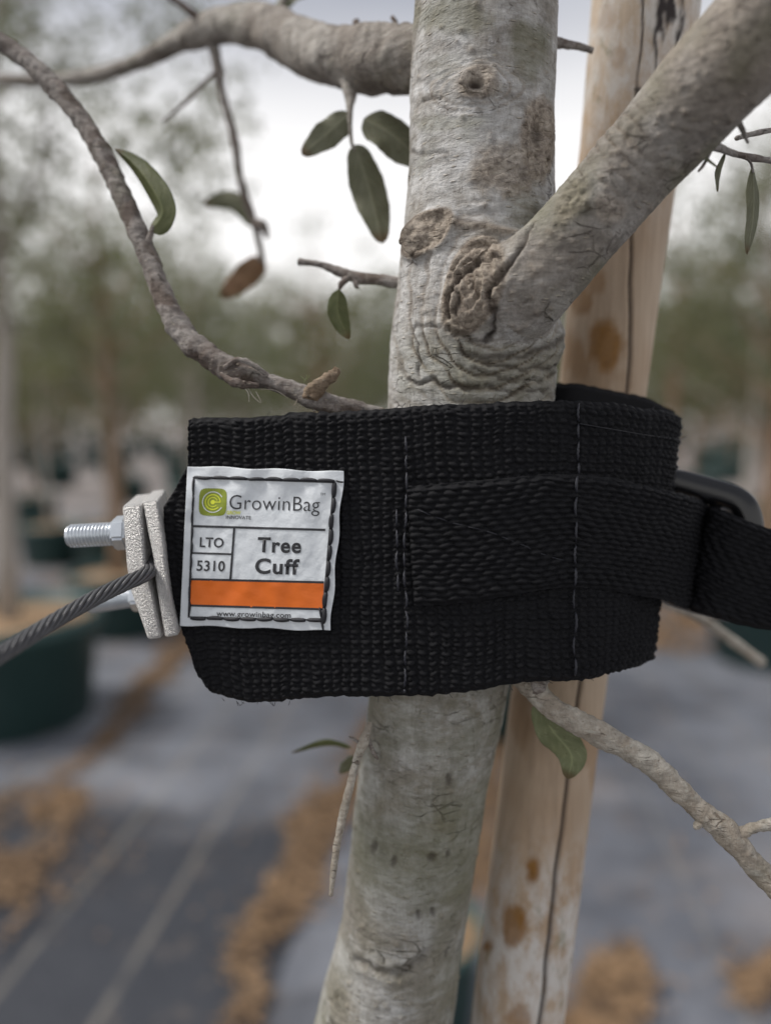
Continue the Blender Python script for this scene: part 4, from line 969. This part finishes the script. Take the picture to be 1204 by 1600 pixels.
# logo: rounded square with ringed G
def poly(name, pts, mat, off):
    c = np.mean(pts, 0); n = len(pts); K = 7; p = np.vstack([c+(pts-c)*(k+1)/K for k in range(K)]+[c[None]]); V = LP(p[:, 0], p[:, 1], off)
    F = [[n*K, i, (i+1) % n] for i in range(n)]+[[k*n+i, (k+1)*n+i, (k+1)*n+(i+1) % n, k*n+(i+1) % n] for k in range(K-1) for i in range(n)]
    me = bpy.data.meshes.new(name); me.from_pydata(V.tolist(), [], F); return obj(name, me, mat, lab)
def lg(x, y): return (332.6+x-.05*y*-1*0-.04*y, 784.5+y+.02*x)
a = np.linspace(0, 2*math.pi, 48, endpoint=False); sq = .42
pts = np.array([lg(21.5*np.sign(math.cos(t))*abs(math.cos(t))**sq, 21.5*np.sign(math.sin(t))*abs(math.sin(t))**sq) for t in a])
poly('logo_square', pts, M['green'], .00012)
def arc(r, w, t0, t1, mat, off=.00022, n=40):
    t = np.radians(np.linspace(t0, t1, n)); V = []
    for k in t: V += [lg((r-w/2)*math.cos(k), (r-w/2)*math.sin(k)), lg((r+w/2)*math.cos(k), (r+w/2)*math.sin(k))]
    V = np.array(V); W = LP(V[:, 0], V[:, 1], off)
    me = bpy.data.meshes.new('logo_ring'); me.from_pydata(W.tolist(), [], [[2*i, 2*i+1, 2*i+3, 2*i+2] for i in range(n-1)]); obj('logo_ring', me, mat, lab)
arc(16.0, 1.3, -30, -330, M['patch']); arc(11.5, 1.5, 0, -318, M['lime']); arc(7.2, 1.2, -20, -320, M['lime']); arc(1.8, 3.4, 0, 360, M['lime'], n=14)
for (x0, x1, y0) in ((3, 12.2, -1.0),):
    p = [lg(x0, y0), lg(x1, y0), lg(x1, y0+1.6), lg(x0, y0+1.6)]; poly('logo_bar', np.array(p), M['lime'], .00024)
# border stitches
def lstitch(a, b, w):
    t = np.linspace(0, 1, 9); j = np.array([rnd.uniform(-1, 1), rnd.uniform(-1, 1)])
    x = a[0]+(b[0]-a[0])*t+j[0]*np.sin(t*3.1); y = a[1]+(b[1]-a[1])*t+j[1]*1.5*np.sin(t*3.1)
    C = LP(x, y, .0001+.0004*np.sin(t*math.pi)**.5); R = w/FPX*.25*(.6+.4*np.sin(t*math.pi)**.5)
    obj('stitch', mesh_np('stitch', *tube_arr(C, R, 8)), M['blackthread'], lab)
def lrun(p, q, n, w):
    p = np.array(p, float); q = np.array(q, float)
    for k in range(n): lstitch(p+(q-p)*(k+.03)/n+[rnd.uniform(-1, 1), rnd.uniform(-1, 1)], p+(q-p)*(k+.95)/n, w)
lrun((304, 746), (524, 752), 8, 2.9); lrun((523, 753), (505, 975), 9, 4.0); lrun((505, 969), (297, 966), 8, 3.4); lrun((303, 750), (295, 962), 9, 1.9)
lrun((500, 950), (505, 985), 2, 1.8); lrun((524, 752), (537, 753), 1, 1.4)

# ------------------------------------------------------------------ clamp, bolts, cable
clamp = thing('cable_clamp', 'galvanised two plate clamp with threaded bolts gripping the cuff end and cable', 'cable clamp', P(235, 890, .26))
def prism(name, front, z0, shift, z1, mat, parent, bev=.0012, taper=.97):
    """front: px outline; back outline = shifted px at depth z1"""
    import bmesh
    f = np.array(front, float); s = spline(np.vstack([f, f[:1]]), 4)[:-1] if False else f
    c = s.mean(0); A = P(s[:, 0], s[:, 1], z0); b = c+(s-c)*taper+np.array(shift); B = P(b[:, 0], b[:, 1], z1); n = len(s)
    bm = bmesh.new(); va = [bm.verts.new(v) for v in A]; vb = [bm.verts.new(v) for v in B]
    bm.faces.new(va); bm.faces.new(vb[::-1])
    for i in range(n): bm.faces.new([va[(i+1) % n], va[i], vb[i], vb[(i+1) % n]])
    bmesh.ops.recalc_face_normals(bm, faces=bm.faces)
    ed = [e_ for e_ in bm.edges if e_.calc_face_angle(0) > .5]
    bmesh.ops.bevel(bm, geom=ed, offset=bev, segments=3, affect='EDGES', profile=.6)
    me = bpy.data.meshes.new(name); bm.to_mesh(me); bm.free()
    for p in me.polygons: p.use_smooth = True
    return obj(name, me, mat, parent)
pa = prism('plate', [(191, 790), (221, 787), (224, 830), (227, 880), (238, 925), (253, 997), (231, 1000), (219, 965), (205, 925), (198, 885), (194, 830)], .2535, (20, -20), .283, M['galv'], clamp)
pb = prism('plate', [(223, 784), (246, 781), (252, 815), (257, 850), (261, 890), (267, 935), (280, 993), (258, 997), (249, 945), (243, 905), (240, 875), (231, 830)], .2532, (12, -20), .283, M['galv'], clamp)
def bolt(cy0, x0, x1, cy1, z, r, parent):
    n = 150; x = np.linspace(x1, x0, n); y = np.linspace(cy1, cy0, n); C = P(x, y, z); seg = 26
    L = np.r_[0, np.cumsum(np.linalg.norm(np.diff(C, axis=0), axis=1))]
    def fn(C_, a): return 1+.075*np.sin(2*math.pi*L[:, None]/.00125+a[None])*sstep(L[-1], L[-1]-.001, L)[:, None]-.12*sstep(L[-1]-.0015, L[-1], L)[:, None]
    return obj('bolt', mesh_np('bolt', *tube_arr(C, np.full(n, r), seg, True, fn)), M['zinc'], parent)
bt = bolt(838, 107, 215, 832, .266, .0040, clamp)
bt2 = bolt(944, 138, 240, 928, .292, .0037, clamp)
def nut(px, py, z, r, x2, parent):
    import bmesh
    a = P(px, py, z); b = P(x2, py-1, z); d = b-a; d /= np.linalg.norm(d); u = np.cross(d, UP); u /= np.linalg.norm(u); v = np.cross(d, u)
    bm = bmesh.new(); A = []; B = []
    for k in range(6):
        t = k*math.pi/3+.3; o = (u*math.cos(t)+v*math.sin(t))*r; A.append(bm.verts.new(a+o)); B.append(bm.verts.new(b+o))
    bm.faces.new(A); bm.faces.new(B[::-1])
    for k in range(6): bm.faces.new([A[(k+1) % 6], A[k], B[k], B[(k+1) % 6]])
    bmesh.ops.recalc_face_normals(bm, faces=bm.faces); bmesh.ops.bevel(bm, geom=bm.edges[:], offset=.0008, segments=2, affect='EDGES')
    me = bpy.data.meshes.new('nut'); bm.to_mesh(me); bm.free(); return obj('nut', me, M['zinc'], parent)
nut(180, 833, .267, .0066, 202, clamp); nut(207, 932, .283, .0062, 226, clamp)
cable = thing('steel_cable', 'dark twisted wire cable running from the clamp out of the lower left', 'cable', P(100, 970, .2))
cp = spline([(239, 872, .272), (238, 884, .260), (232, 894, .2525), (218, 902, .2485), (195, 912, .244), (150, 934, .236), (100, 962, .226), (40, 999, .213), (-20, 1036, .200), (-90, 1080, .186), (-200, 1140, .165)], 26)
Cc = P(cp[:, 0], cp[:, 1], cp[:, 2]); T, U, W_ = frames(Cc); L = np.r_[0, np.cumsum(np.linalg.norm(np.diff(Cc, axis=0), axis=1))]
ns, rc_, rs_ = 9, .00195, .00066
Ln = np.linspace(0, L[-1], 300); Ki = np.interp(Ln, L, np.arange(len(Cc)))
ipc = lambda A: np.stack([np.interp(Ki, np.arange(len(Cc)), A[:, c]) for c in range(3)], 1)
Ci, Ui, Wi = ipc(Cc), ipc(U), ipc(W_)
for k in range(ns):
    th = 2*math.pi*k/ns-Ln/.030*2*math.pi
    obj('strand', mesh_np('strand', *tube_arr(Ci+(Ui*np.cos(th)[:, None]+Wi*np.sin(th)[:, None])*rc_, np.full(300, rs_), 8)), M['cable'], cable)
obj('core', mesh_np('core', *tube_arr(Ci, np.full(300, rc_*.8), 12)), M['cable'], cable)
